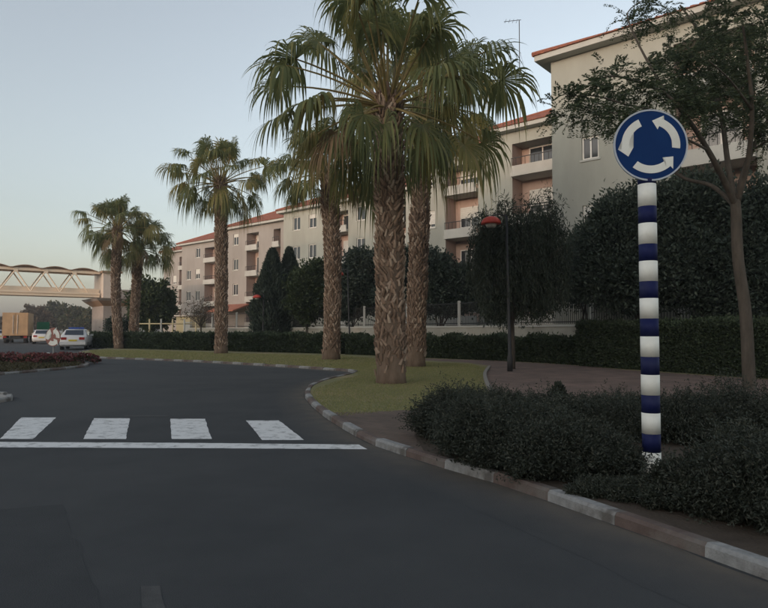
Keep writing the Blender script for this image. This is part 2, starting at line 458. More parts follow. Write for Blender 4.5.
# crosswalk and stop line
def painted(name, px, parent=None, mat='road_paint', z=.004, jit=.006, seed=0):
    rnd = random.Random(seed); pts = [at_z(x, y, z) for x, y in px]; out = []
    for a, b in zip(pts, pts[1:] + pts[:1]):
        n = max(2, int((b - a).length / .12))
        for k in range(n):
            p = a.lerp(b, k / n); out.append((p.x + rnd.uniform(-jit, jit), p.y + rnd.uniform(-jit, jit), z))
    bm = bmesh.new(); f = bm.faces.new([bm.verts.new(p) for p in out])
    bmesh.ops.triangulate(bm, faces=[f])
    for q in bm.faces:
        if q.normal.z < 0: q.normal_flip()
    me = bpy.data.meshes.new(name); bm.to_mesh(me); bm.free()
    o = link(name, me, M[mat]); o['kind'] = 'structure'; return o
stripes = [[(21, 417.5), (56, 417.5), (33, 439), (0, 439)], [(94, 418.3), (130, 418.3), (126, 439), (83, 439)],
           [(170, 418.8), (205, 418.8), (211.5, 439), (171.5, 439)], [(246, 420.5), (279, 420.5), (304, 440), (262, 440)],
           [(-54, 417), (-18, 417), (-50, 439), (-92, 439)], [(-128, 417), (-92, 417), (-134, 439), (-176, 439)]]
for i, s in enumerate(stripes): painted('crosswalk_stripe', s, seed=i)
painted('stop_line', [(-200, 440.8), (200, 443), (359, 444.6), (367, 449.2), (200, 448.2), (-200, 446.6)], seed=9)
painted('faint_road_mark', [(141, 586), (160, 586), (168, 622), (140, 622)], mat='faint_paint', z=.003, seed=11)
painted('asphalt_patch', [(126, 415.4), (167, 415.4), (168.5, 416.6), (125, 416.6)], mat='faint_paint', z=.003, seed=12)
painted('asphalt_patch', [(-150, 520), (60, 505), (120, 640), (-220, 680)], mat='asphalt_patch', z=.002, seed=13, jit=.02)

# path, landing and planting bed: thin sheets on the verge slab
def sheet(name, pxs, mat, z):
    pts = [at_z(x, y, z) if len(q) == 2 else None for q in pxs for x, y in [q[:2]]]
    return slab(name, [(p.x, p.y) for p in pts], z, mat, 0)
sheet('footpath', [(503, 404), (494, 396), (487, 384), (485, 374), (490, 366), (468, 362.5), (430, 360.6), (390, 358.6), (390, 357.4), (430, 358.6), (500, 361),
                   (570, 365), (640, 371), (760, 379), (900, 388), (900, 412), (768, 404), (640, 400)], M['path_paver'], KZ + .004)
def kerb_side(y0, y1, off=.127):
    return [(p.x, p.y) for p in offset_line(kline, off)[::2] if y0 <= p.y <= y1 and p.x > -3]
def kz(px): return [tuple(at_z(x, y, KZ)[:2]) for x, y in px]
slab('footpath_landing', kerb_side(6.0, 9.7) + kz([(385, 411.5), (426, 409), (480, 411), (480, 440)]), KZ + .004, M['landing_paver'], 0)
slab('planting_bed', kerb_side(-1.5, 6.6) + kz([(414, 436), (420, 425), (440, 409), (500, 401), (640, 402), (770, 408), (960, 420)]) + [(14.0, 6.0), (9.0, -1.5)], KZ + .008, M['bed_soil'], 0)
# thin concrete edging between lawn and path
eline = catmull([at_z(*p, KZ) for p in [(503, 404), (494, 396), (487, 384), (485, 374), (490, 366.5)]], .2)
e_o = MB().tube([(p.x, p.y, KZ - .03) for p in eline], .03, 4).build('path_edging', M['concrete']); e_o['kind'] = 'structure'
est = resample(eline, .5)
esm = MB().box(-.24, .24, -.045, .045, -.05, .045).mesh('edging_stone', M['kerb_plain'])
for a, b in zip(est, est[1:]):
    s = link('edging_stone', esm, None, e_o); mid = (a + b) / 2
    s.location = (mid.x, mid.y, KZ + .004); s.rotation_euler = (0, 0, math.atan2(b.y - a.y, b.x - a.x))

# roundabout island and the splitter island at the left edge
isl = [(-11.6, 17.2), (-11.2, 18.6), (-10.95, 20), (-10.7, 21.6), (-10.9, 23.0), (-11.8, 24.6), (-13.4, 26), (-16, 27), (-19, 27), (-21.5, 25.4), (-22.6, 22.5), (-21.8, 19), (-19.2, 16.6), (-16, 15.6), (-13.2, 15.9), (-11.6, 17.2)]
iline = catmull(isl, .12)
isle = slab('roundabout_island', [(p.x, p.y) for p in offset_line(iline, -.11)[::5][:-1]], KZ, M['bed_soil'])
kerb_run(iline, 'island_kerb', ['kerb_white', 'kerb_red'], 120, side=-1, seed=3)
spl = [at_z(14, 397.5), at_z(9, 402.5), at_z(-30, 405.5), at_z(-110, 410), at_z(-150, 404), at_z(-110, 396), at_z(-30, 394.5), at_z(6, 395.3), at_z(14, 397.5)]
sline = catmull(spl, .1)
slab('splitter_island', [(p.x, p.y) for p in offset_line(sline, .11)[::4][:-1]], KZ - .02, M['concrete'])
kerb_run(sline, 'splitter_kerb', ['kerb_white'], 60, side=1, seed=4)

# ------------------------------------------------------------------ grass
def scatter(poly, n, seed):
    rng = np.random.default_rng(seed); P = np.array([[p[0], p[1]] for p in poly])
    lo, hi = P.min(0), P.max(0); out = []
    tot = 0
    while tot < n:
        q = rng.uniform(lo, hi, size=(n, 2)); k = in_poly(q[:, 0], q[:, 1], P); q = q[k]; out.append(q); tot += len(q)
        if tot == 0: break
    return np.concatenate(out)[:n]
def grass(name, polypx, n, h, w, label, seed):
    pts = [at_z(x, y, KZ) for x, y in polypx]
    q = scatter(pts, n, seed); rng = np.random.default_rng(seed + 1)
    q = q + rng.normal(scale=.05, size=q.shape)
    q = q[in_poly(q[:, 0], q[:, 1], verge_poly)]
    P = np.column_stack([q, np.full(len(q), KZ - .005)])
    D = np.column_stack([rng.normal(scale=.55, size=(len(q), 2)), np.ones(len(q))])
    V, T = leaf_arrays(P, D, rng.uniform(.4, 1.2, len(q)) * h, w, rng, .1)
    o = link(name, np_mesh(name, V, T, M['grass_blade'])); tag(o, label, 'grass', kind='stuff')
grass('lawn_grass', [(313, 404), (309, 396), (318, 388), (345, 379), (360, 375), (352, 371), (330, 366), (390, 360.8), (470, 364), (486, 368), (482, 384), (490, 398), (440, 409), (385, 411.5), (345, 416), (325, 411)],
      70000, .036, .012, 'short patchy grass of the lawn around the palm trunks', 5)
grass('verge_grass', [(352, 370.5), (300, 366), (200, 361), (110, 357.4), (92, 355.5), (90, 350), (150, 350.5), (222, 353), (345, 356), (390, 359.5)],
      40000, .05, .03, 'olive grass strip between the far kerb and the low hedges', 6)

def island_weeds():
    q = scatter([(p.x, p.y) for p in offset_line(iline, -.3)[::8]], 16000, 21); rng = np.random.default_rng(22)
    P = np.column_stack([q, np.full(len(q), KZ - .01)]); D = np.column_stack([rng.normal(scale=.8, size=(len(q), 2)), np.ones(len(q))])
    V, T = leaf_arrays(P, D, rng.uniform(.05, .16, len(q)), .045, rng, .1)
    tag(link('island_weeds', np_mesh('island_weeds', V, T, M['flower_leaf'])), 'dry brownish ground cover on the traffic island', 'ground cover', kind='stuff')
island_weeds()
# ------------------------------------------------------------------ roundabout sign
def arc_arrow(R, a0, a1, r0, r1, head, t0, t1):
    """Ring segment from a0 to a1 (deg, ccw) with an arrowhead at the a1 end, as a thin solid facing -Y."""
    n = 18; rm = (r0 + r1) / 2
    ae = a1 - head
    out = [(R * r1 * math.cos(math.radians(a0 + (ae - a0) * k / n)), R * r1 * math.sin(math.radians(a0 + (ae - a0) * k / n))) for k in range(n + 1)]
    d = (r1 - r0) * .48
    def P(r, a): return (R * r * math.cos(math.radians(a)), R * r * math.sin(math.radians(a)))
    out += [P(r1 + d, ae), P(rm * 1.0, a1), P(r0 - d, ae)]
    out += [P(r0, ae + (a0 - ae) * k / n) for k in range(n + 1)]
    bm = bmesh.new()
    lo = [bm.verts.new((x, t1, z)) for x, z in out]; hi = [bm.verts.new((x, t0, z)) for x, z in out]
    fs = [bm.faces.new(lo), bm.faces.new(hi)]
    N = len(out)
    for k in range(N): bm.faces.new((lo[k], lo[(k + 1) % N], hi[(k + 1) % N], hi[k]))
    bmesh.ops.triangulate(bm, faces=fs); bmesh.ops.recalc_face_normals(bm, faces=bm.faces[:])
    me = bpy.data.meshes.new('arrow'); bm.to_mesh(me); bm.free(); return me
SY = 5.12
disc_c = at_y(650.8, 145.3, SY); base_x = at_y(655, 470, SY).x
sign = empty('roundabout_sign', (base_x, SY + .06, KZ + .008), math.radians(-4))
tag(sign, 'round blue sign with three white circling arrows on a blue and white banded post', 'road sign')
lean = (disc_c.x - base_x) * .15
ztop = disc_c.z - KZ
R_ = .302; zc = disc_c.z - KZ - .008
bands = [(467.5, 472, 'pole_blue')]
ys = [178, 183, 205.5, 222.5, 243.5, 260.5, 281, 298, 318.5, 336.5, 357, 375, 395.5, 413.5, 434.5, 453, 475]
zs = [at_y(650, y, SY).z - KZ - .008 for y in ys]
zs[-1] = -.06
for k in range(len(zs) - 1):
    white = (k % 2 == 1)
    z1, z0 = zs[k], zs[k + 1]
    r = .0735 if white else .0728
    MB().tube([(lean * (z0 / 2.5), 0, z0), (lean * (z1 / 2.5), 0, z1)], r, 28).build('post_band', M['paint_white' if white else 'pole_blue'], sign, True)
MB().tube([(lean * (zs[0] / 2.5), .0, zs[0]), (lean * .95, .01, zs[0] + .42)], .030, 16).build('post_top', M['sign_steel'], sign, True)
dx = disc_c.x - base_x
pl = MB(); n = 64
pts = [(dx + R_ * .965 * math.cos(2 * math.pi * k / n), zc + R_ * .965 * math.sin(2 * math.pi * k / n)) for k in range(n)]
i = 0; pl.v = [(x, -.068, z) for x, z in pts] + [(x, -.058, z) for x, z in pts]
pl.f = [tuple(range(n)), tuple(reversed(range(n, 2 * n)))] + [(k, n + k, n + (k + 1) % n, (k + 1) % n) for k in range(n)]
pl.build('sign_plate', M['sign_blue'], sign)
rim = MB(); ri = [R_ * .955, R_, R_, R_ * .955]; yy = [-.0705, -.0705, -.052, -.052]
for k in range(n):
    c, s_ = math.cos(2 * math.pi * k / n), math.sin(2 * math.pi * k / n)
    rim.v += [(dx + ri[j] * c, yy[j], zc + ri[j] * s_) for j in range(4)]
for k in range(n):
    for j in range(4):
        a = k * 4 + j; b = k * 4 + (j + 1) % 4; c = ((k + 1) % n) * 4 + (j + 1) % 4; d = ((k + 1) % n) * 4 + j
        rim.f.append((a, b, c, d))
rim.build('rim', M['sign_rim'], sign)
for a0, a1 in ((114, 207), (231, 331), (-8, 86)):
    o = link('arrow', arc_arrow(R_, a0, a1, .575, .79, 20, -.0685, -.0715), M['paint_white'], sign); o.location = (dx, 0, zc)
for z in (.10, -.12):
    MB().box(dx - .05, dx + .05, -.0578, .03, zc + z - .018, zc + z + .018).build('bracket', M['sign_steel'], sign)

# ------------------------------------------------------------------ palms
def make_frond(o, az, el, pet, fr, droop, rng, mat_name):
    """A fan leaf: petiole from o, then ~28 pleated segments whose tips split and hang."""
    az_v = np.array([math.cos(az), math.sin(az), 0.0])
    p = np.array(o, float); d = az_v * math.cos(el) + np.array([0, 0, math.sin(el)])
    path = [p.copy()]
    ns = 6
    for k in range(ns):
        p = p + d * pet / ns; d = unit(d + np.array([0, 0, -.055 * droop * math.cos(el * .8)]))
        path.append(p.copy())
    side = unit(np.cross(d, [0, 0, 1.0])); nrm = np.cross(side, d)
    roll = rng.normal(scale=.5); cs, sn = math.cos(roll), math.sin(roll)
    side, nrm = side * cs + nrm * sn, nrm * cs - side * sn
    N = 44; span = math.radians(rng.uniform(118, 140))
    rr = np.array([0.0, .25, .45, .60, .70, .80, .90, 1.0])
    V = []; T = []
    for i in range(N):
        th = -span + 2 * span * i / (N - 1) + rng.normal(scale=.015)
        dirv = d * math.cos(th) + side * math.sin(th)
        R = fr * (.80 + .20 * math.cos(th)) * rng.uniform(.84, 1.22)
        cup = nrm * (.22 * (1 - math.cos(th)))
        dth = 2 * span / (N - 1)
        perp = unit(-d * math.sin(th) + side * math.cos(th))
        fold = nrm * (.05 if i % 2 else -.03)
        tipd = droop * rng.uniform(.5, 1.6)
        b0 = len(V)
        for r in rr:
            c = path[-1] + dirv * R * r + cup * R * r * (1 - .4 * r) + fold * R * r * .3
            over = max(0.0, r - .40)
            fall = tipd * (over ** 1.5) * 1.15 * fr
            c = c + np.array([0, 0, -fall]) - dirv * R * (over ** 2) * .62 * min(tipd, 1.3)
            w = np.interp(r, [0, .62, .76, .88, 1.0], [0, .62 * fr * dth * .47, .20 * fr * dth, .075 * fr * dth, .02 * fr * dth])
            w = max(w, .0022)
            V.append(c - perp * w); V.append(c + perp * w)
        for k in range(len(rr) - 1):
            a = b0 + k * 2; T += [(a, a + 1, a + 3), (a, a + 3, a + 2)]
    # petiole as a thin three-sided strip
    fan = np_mesh('fan', np.array(V), np.array(T), M[mat_name])
    pm = MB().tube([tuple(q) for q in path], [.035 - .018 * k / ns for k in range(ns + 1)], 4)
    return fan, pm

def make_palm(label, base, top, r_mid, crown_r, seed, nf=44, flare=1.25, boots_from=.2, detail=1.0):
    rng = np.random.default_rng(seed)
    root = empty('palm_tree', base); tag(root, label, 'palm tree', 'fan palms along the verge')
    H = (top - Vector(base)); h = H.z
    bend = rng.normal(scale=.012, size=2) * h
    def axis(t): return Vector((H.x * t + bend[0] * math.sin(t * math.pi), H.y * t + bend[1] * math.sin(t * math.pi), h * t))
    def rad(t):
        z = t * h
        return r_mid * (1 + (flare - 1) * math.exp(-z / .35) * 1.0 - .10 * t + .05 * math.sin(z * 3.1 + seed))
    n = 40
    MB().tube([axis(k / n) - (Vector((0, 0, .12)) if k == 0 else Vector()) for k in range(n + 1)], [rad(k / n) * .90 for k in range(n + 1)], 18).build('trunk', M['palm_trunk'], root, True)
    # old leaf bases: criss-crossed stubs all over the trunk
    V = []; T = []
    z = boots_from; row = 0
    while z < h - .05:
        t = z / h; r = rad(t); c = axis(t); m = max(9, int(2 * math.pi * r / .135))
        for j in range(m):
            if rng.random() < .08 or rng.random() < max(0, .95 - (z - boots_from) / .6): continue
            a = 2 * math.pi * (j + .5 * (row % 2)) / m + rng.normal(scale=.09)
            er = np.array([math.cos(a), math.sin(a), 0]); et = np.array([-math.sin(a), math.cos(a), 0])
            L = rng.uniform(.11, .22) * (1 + .7 * max(0, t - .55)); w = rng.uniform(.04, .065)
            out = rng.uniform(.12, .34) * (.5 + .9 * t); tw = rng.choice([-1, 1]) * rng.uniform(.15, .75)
            p0 = np.array(c) + er * r * .86 + np.array([0, 0, -.03])
            dv = unit(np.array([0, 0, 1.0]) + er * out * 2 + et * tw)
            sv_ = unit(np.cross(dv, er)); nv = np.cross(sv_, dv)
            b = len(V); tip = p0 + dv * L
            V += [p0 - sv_ * w, p0 + sv_ * w, p0 + nv * .045, tip - sv_ * w * .45, tip + sv_ * w * .45, tip + nv * .03]
            T += [(b, b + 1, b + 4), (b, b + 4, b + 3), (b + 1, b + 2, b + 5), (b + 1, b + 5, b + 4), (b + 2, b, b + 3), (b + 2, b + 3, b + 5), (b + 3, b + 4, b + 5)]
        z += .09 / detail; row += 1
    bo = link('leaf_bases', np_mesh('leaf_bases', np.array(V), np.array(T), M['palm_boot']), None, root); bo['kind'] = 'stuff'
    topv = axis(1)
    ga = 2.39996
    for i in range(nf):
        u = ((i + .5) / nf) ** .9                          # 0 = youngest, upright
        az = i * ga + rng.normal(scale=.15)
        el = math.radians(86 - 116 * u ** 1.1 + rng.normal(scale=10))
        fr = crown_r * rng.uniform(.27, .38) * (.85 if u < .1 else 1)
        pet = crown_r * (.40 + .34 * min(1, u * 2.0)) * rng.uniform(.74, 1.12)
        if u > .72: pet *= 1 - .5 * (u - .72) / .28
        dr = .55 + 1.0 * u + rng.uniform(-.1, .25)
        mat = 'palm_green'
        if rng.random() < .20: mat = 'palm_olive'
        if u > .88: mat = 'palm_dead' if rng.random() < .15 else ('palm_olive' if rng.random() < .5 else 'palm_green')
        zo = -(.55 * u) * crown_r * .32
        ox = np.array([math.cos(az), math.sin(az), 0]) * r_mid * .7
        o = np.array([topv.x, topv.y, topv.z + zo + .05]) + ox
        fan, pm = make_frond(o, az, el, pet, fr, dr, rng, mat)
        fo = link('frond', fan, None, root)
        pm.build('petiole', M['petiole'], fo)
    return root
def ground_at(px, py, z=KZ): return at_z(px, py, z)
def palm_from_px(label, bx, by, tx, ty, wpx, crown_px, seed, **k):
    b = ground_at(bx, by); D = b.y
    t = at_y(tx, ty, D)
    return make_palm(label, b, t, wpx * D / F / 2, crown_px * D / F, seed, **k)
palm_from_px('nearest and thickest fan palm, on the lawn by the kerb bend', 391, 383, 388, 92, 30, 138, 11, nf=58)
palm_from_px('slimmer fan palm just behind the nearest palm, trunk to its right', 415, 366.5, 424, 98, 20, 90, 12, nf=46)
palm_from_px('fan palm with reddish trunk left of the two crowded palms, beside a dark lamp post', 331, 359.5, 327, 168, 17, 62, 13, nf=54)
palm_from_px('tall lone fan palm in front of the pink apartment blocks', 221, 353.5, 220, 178, 12.5, 58, 14, nf=54)
palm_from_px('far left fan palm with the higher crown, in front of the bridge tower', 119, 348.6, 118, 226, 9, 40, 15, nf=54)
palm_from_px('far palm with the lower crown, leaning close to its taller neighbour', 133, 347.8, 139, 245, 9, 38, 16, nf=50)
# ------------------------------------------------------------------ trees and shrubs
def blob_points(c, r, n, rng, shell=.55):
    u = unit(rng.normal(size=(n, 3))); rad = rng.uniform(shell, 1.0, n) ** .8
    bumps = 1 + .22 * np.sin(u[:, 0] * 5.1 + c[0]) * np.cos(u[:, 2] * 4.3 + c[1]) + .12 * np.sin(u[:, 1] * 9 + c[2])
    return np.array(c) + u * np.array(r) * (rad * bumps)[:, None], u
def limb(mb, a, b, r0, r1, rng, n=6, wob=.06):
    a = Vector(a); b = Vector(b); L = (b - a).length; pts = []
    for k in range(n + 1):
        t = k / n; p = a.lerp(b, t)
        if 0 < k < n: p += Vector(rng.normal(scale=wob * L / 3, size=3))
        p.z += math.sin(t * math.pi) * L * .05
        pts.append(p)
    mb.tube(pts, [r0 + (r1 - r0) * k / n for k in range(n + 1)], 7)
    return pts

def bushy_tree(name, label, cat, base, trunk_h, trunk_r, blobs, nleaf, leaf_l, leaf_w, mat, seed, bark='bark_dark', group=None, up=.2, shell=.5):
    """blobs: (centre, radii) in world space. Leaves in clumps over the blobs, a limb to every blob."""
    rng = np.random.default_rng(seed)
    base = Vector(base); root = empty(name, base); tag(root, label, cat, group)
    mb = MB(); fork = Vector((rng.normal(scale=.05), rng.normal(scale=.05), trunk_h))
    mb.tube([Vector((0, 0, -.1)), Vector((0, 0, .15)), fork * .5 + Vector(rng.normal(scale=.03, size=3)), fork], [trunk_r * 1.25, trunk_r * 1.05, trunk_r * .9, trunk_r * .75], 10)
    for c, r in blobs:
        limb(mb, fork - Vector((0, 0, .05)), Vector(c) - base, trunk_r * .5, trunk_r * .12, rng)
    mb.build('trunk', M[bark], root, True)
    parts = []; vol = [max(.01, r[0] * r[1] * r[2]) ** .67 for c, r in blobs]; tot = sum(vol)
    for (c, r), v in zip(blobs, vol):
        n = int(nleaf * v / tot); nc = max(6, n // 45)
        cp, cu = blob_points(tuple(Vector(c) - base), r, nc, rng, shell)
        idx = rng.integers(0, nc, n)
        sc = .16 * (sum(r) / 3) ** .5 + .06
        P = cp[idx] + rng.normal(scale=sc, size=(n, 3))
        D = unit(cu[idx] * .8 + rng.normal(scale=.7, size=(n, 3)) + np.array([0, 0, up]))
        parts.append(leaf_arrays(P, D, rng.uniform(.7, 1.3, n) * leaf_l, leaf_w, rng))
    V, T = merge(parts)
    link('crown', np_mesh('crown', V, T, M[mat]), None, root)
    return root
def px_blob(px, py, D, rx, ry, rd=None):
    p = at_y(px, py, D); a = rx * D / F; b = ry * D / F
    return (tuple(p), (a, rd or (a + b) / 2, b))
def gz(px, D, z=KZ): return Vector(((px - CX) / F * D, D, z))

# feathery tree on the right: forked pale trunk, open spreading crown of small leaflets
def feather_tree():
    rng = np.random.default_rng(77); D0 = 13.2
    base = Vector((at_z(749, 390, KZ).x, at_z(749, 390, KZ).y, KZ)); D0 = base.y
    root = empty('spreading_tree', base); tag(root, 'spreading feathery-leaved tree with a pale forked trunk right of the round sign', 'tree')
    mb = MB()
    def W(px, py, dy=0): return at_y(px, py, D0 + dy) - base
    def chain(pts, r0, r1, n=7):
        P = catmull3([Vector(p) for p in pts]); mb.tube(P, [r0 + (r1 - r0) * k / (len(P) - 1) for k in range(len(P))], 9); return P
    def catmull3(pts):
        out = []
        for i in range(len(pts) - 1):
            p0 = pts[max(i - 1, 0)]; p1 = pts[i]; p2 = pts[i + 1]; p3 = pts[min(i + 2, len(pts) - 1)]
            for k in range(5):
                t = k / 5
                out.append(.5 * ((2 * p1) + (p2 - p0) * t + (2 * p0 - 5 * p1 + 4 * p2 - p3) * t * t + (3 * p1 - p0 - 3 * p2 + p3) * t ** 3))
        out.append(pts[-1]); return out
    trunk = chain([(0, 0, -.15), W(748, 360), W(745, 310), W(738, 260), W(736, 215), W(735, 200)], .135, .10)
    tips = []
    limbs = [
        ([W(735, 204), W(724, 180, -.3), W(708, 150, -.7), W(690, 122, -1), W(668, 96, -1.2), W(640, 82, -1.3)], .075, .022),
        ([W(736, 204), W(742, 180, .3), W(752, 150, .7), W(768, 120, 1.0), W(790, 90, 1.2)], .085, .025),
        ([W(735, 202), W(728, 165, .3), W(722, 120, .8), W(712, 80, 1.2), W(700, 35, 1.4), W(680, 5, 1.6)], .07, .02),
        ([W(737, 202), W(748, 160, -.4), W(752, 110, -.9), W(748, 65, -1.3), W(742, 20, -1.5)], .065, .02),
        ([W(735, 206), W(712, 186, .6), W(684, 178, 1.0), W(660, 160, 1.4), W(620, 128, 1.7), W(590, 108, 1.8)], .055, .015),
    ]
    secondary = [
        [W(690, 122, -1), W(660, 112, -1.6), W(625, 104, -2), W(596, 96, -2.2), W(566, 96, -2.3)],
        [W(668, 96, -1.2), W(648, 62, -1), W(634, 34, -.8), W(628, 12, -.7), W(650, -4, -.6)],
        [W(708, 150, -.7), W(680, 136, -1.4), W(640, 118, -2.2), W(608, 112, -2.6)],
        [W(712, 80, 1.2), W(690, 66, 1.8), W(660, 58, 2.2)],
        [W(722, 120, .8), W(745, 90, 1.6), W(765, 60, 2.2)],
        [W(752, 110, -.9), W(730, 80, -1.6), W(708, 60, -2)],
        [W(752, 150, .7), W(770, 140, 0), W(795, 130, -.6)],
        [W(640, 82, -1.3), W(612, 76, -1.6), W(588, 84, -1.9)],
    ]
    for p, a, b in limbs: tips.append(chain(p, a, b))
    for p in secondary: tips.append(chain(p, .028, .008))
    mb.build('trunk', M['bark_grey'], root, True)
    blobs = [(600, 90, -2, 26, 12, 26), (575, 100, -2.2, 22, 11, 20), (560, 112, -2.2, 14, 8, 10), (628, 92, -1.5, 24, 14, 30), (650, 84, -1.3, 22, 16, 30), (662, 62, 2, 18, 14, 24),
             (690, 72, 0, 30, 22, 70), (722, 62, .5, 34, 26, 90), (755, 50, 1, 34, 28, 90), (700, 40, 1.2, 30, 20, 60), (735, 22, -1.4, 32, 20, 70), (768, 90, 1.2, 30, 28, 80),
             (725, 98, -.5, 30, 24, 70), (690, 105, -1.4, 24, 16, 40), (745, 120, .6, 28, 20, 50), (780, 130, .4, 26, 22, 50), (622, 108, -2.4, 20, 8, 22), (592, 118, 1.5, 20, 9, 16),
             (640, 14, -.7, 22, 10, 26), (668, 8, 1.4, 20, 12, 26), (800, 60, 1.4, 40, 40, 90), (628, 128, 1.6, 16, 8, 12), (700, 125, 1.0, 20, 14, 20), (790, 10, 0, 40, 26, 60), (680, 88, 1.5, 22, 12, 36), (612, 70, -1.6, 14, 7, 10)]
    parts = []
    tw = MB()
    for (px, py, dy, rx, ry, ntw) in blobs:
        D = D0 + dy; c = np.array(at_y(px, py, D) - base); rr = np.array([rx * D / F, rx * D / F * .9, ry * D / F])
        k = max(6, int(ntw * .72))
        P0 = c + rng.normal(scale=.45, size=(k, 3)) * rr
        d0 = unit((P0 - c) / rr + rng.normal(scale=.6, size=(k, 3)) + np.array([0, 0, .05]))
        for a, d in zip(P0, d0):
            L = rng.uniform(.28, .5); m = 28
            # a compound leaf: leaflets in pairs along a drooping stalk
            nst = rng.integers(2, 5)
            for _ in range(nst):
                dd = unit(d + rng.normal(scale=.55, size=3)); t = np.linspace(.12, 1, m)[:, None]
                Q = a + dd * L * t + np.array([0, 0, -.16]) * t ** 2
                sidev = unit(np.cross(dd, [0, 0, 1.0]) + 1e-4)
                sg = np.where(np.arange(m) % 2 == 0, 1, -1)[:, None]
                LD = sidev * sg + dd * .45 + rng.normal(scale=.15, size=(m, 3))
                parts.append(leaf_arrays(Q, LD, rng.uniform(.055, .09, m), .026, rng, .1))
    V, T = merge(parts)
    link('crown', np_mesh('crown', V, T, M['leaf_feather']), None, root)
feather_tree()

# weeping tree beside the path
def weeping_tree():
    rng = np.random.default_rng(31)
    base = at_z(513, 369, KZ); D = base.y
    root = empty('weeping_tree', base); tag(root, 'dark drooping tree on a thin trunk at the far edge of the footpath', 'tree')
    mb = MB(); S = D / F
    zf = at_y(513, 318, D).z - KZ
    mb.tube([(0, 0, -.1), (.01, 0, .5), (-.01, 0, zf)], [.085, .07, .06], 9)
    strands = []; parts = []
    tops = []
    for k in range(26):
        px = rng.uniform(476, 568);
        ytop = 208 + 26 * abs((px - 520) / 46) ** 2 + rng.uniform(-14, 20)
        if 540 < px < 562: ytop -= 12
        p = at_y(px, ytop, D + rng.uniform(-1.2, 1.4)) - base; tops.append(p)
        limb(mb, (0, 0, zf - .1), p, .035, .008, rng, 5, .12)
    mb.build('trunk', M['bark_dark'], root, True)
    n_str = 1250
    for s in range(n_str):
        t = tops[rng.integers(len(tops))]; f_ = rng.uniform(.30, 1.0) ** .8
        a = np.array(Vector((0, 0, zf)).lerp(t, f_)) + rng.normal(scale=.20, size=3)
        Ls = rng.uniform(.5, 1.9); bottom = zf - .35 + .5 * min(1, (abs(a[0]) / 1.4)) + rng.uniform(-.12, .3)
        Ls = min(Ls, max(.2, a[2] - bottom)); m = int(Ls * 52)
        u = np.linspace(0, 1, m)[:, None]
        out = np.array([a[0], a[1], 0]); out = out / (np.linalg.norm(out) + .1)
        Q = a + out * .22 * u + np.array([0, 0, -1.0]) * Ls * u + rng.normal(scale=.05, size=(m, 3))
        LD = rng.normal(scale=.45, size=(m, 3)) + np.array([0, 0, -1.0])
        parts.append(leaf_arrays(Q, LD, rng.uniform(.08, .17, m), .03, rng, .1))
    for t in tops:                                # shaggy upright tufts at the top
        m = 46; Q = np.array(t) + rng.normal(scale=(.16, .16, .12), size=(m, 3))
        parts.append(leaf_arrays(Q, rng.normal(scale=.7, size=(m, 3)) + np.array([0, 0, .35]), rng.uniform(.10, .26, m), .028, rng, .1))
    V, T = merge(parts); link('crown', np_mesh('crown', V, T, M['leaf_weep']), None, root)
weeping_tree()

# conifers: two pointed dark trees
def conifer(label, px, D, top, width, seed):
    rng = np.random.default_rng(seed); base = gz(px, D); root = empty('conifer_tree', base)
    tag(root, label, 'tree', 'dark pointed conifers')
    H = at_y(px, top, D).z - KZ; R = width * D / F / 2
    MB().tube([(0, 0, -.1), (0, 0, H * .5), (0, 0, H * .93)], [.14, .09, .02], 8).build('trunk', M['bark_dark'], root, True)
    n = 16000; t = rng.uniform(0, 1, n) ** .8
    prof = np.interp(t, [0, .06, .25, .5, .75, .92, 1], [.35, .85, 1.0, .82, .5, .2, .02])
    a = rng.uniform(0, 2 * math.pi, n); lob = 1 + .14 * np.sin(a * 5 + t * 9) + .10 * np.sin(a * 3 - t * 23)
    rr = R * prof * lob * rng.uniform(.45, 1.03, n) ** .6
    P = np.column_stack([rr * np.cos(a), rr * np.sin(a), t * H + .15])
    D_ = np.column_stack([np.cos(a) * .5, np.sin(a) * .5, np.full(n, .9)]) + rng.normal(scale=.3, size=(n, 3))
    V, T = leaf_arrays(P, D_, rng.uniform(.18, .38, n), .11, rng, .2)
    link('crown', np_mesh('crown', V, T, M['leaf_dark']), None, root)
conifer('broader dark pointed conifer, left one of the touching pair', 272, 45, 253, 42, 41)
conifer('narrower dark pointed conifer, right one of the touching pair', 289, 46, 252, 34, 42)

# rounded and bushy trees behind the hedges
bushy_tree('bushy_tree', 'grey-green rounded tree on a thin stem right of the conifers', 'tree', gz(307, 43), 1.6, .07,
           [px_blob(312, 285, 43, 20, 20), px_blob(302, 300, 43, 14, 16), px_blob(322, 298, 43, 16, 18), px_blob(314, 310, 43, 15, 12), px_blob(318, 272, 43, 13, 12)], 16000, .22, .12, 'leaf_mid', 51, up=.4)
bushy_tree('bushy_tree', 'dark bushy tree between the reddish palm trunk and the nearest palm', 'tree', gz(352, 40), 1.2, .09,
           [px_blob(352, 288, 40, 20, 22), px_blob(342, 305, 40, 14, 14), px_blob(366, 268, 40.5, 16, 18), px_blob(366, 300, 40, 16, 16), px_blob(356, 262, 40, 10, 9)], 18000, .22, .12, 'leaf_dark', 52)
bushy_tree('bushy_tree', 'dark bushy tree seen in the gap between the two crowded palm trunks', 'tree', gz(405, 37), 1.2, .09,
           [px_blob(404, 278, 37, 14, 20), px_blob(400, 300, 37, 16, 14), px_blob(416, 262, 37, 14, 14), px_blob(392, 290, 37, 14, 18)], 15000, .22, .12, 'leaf_dark', 53)
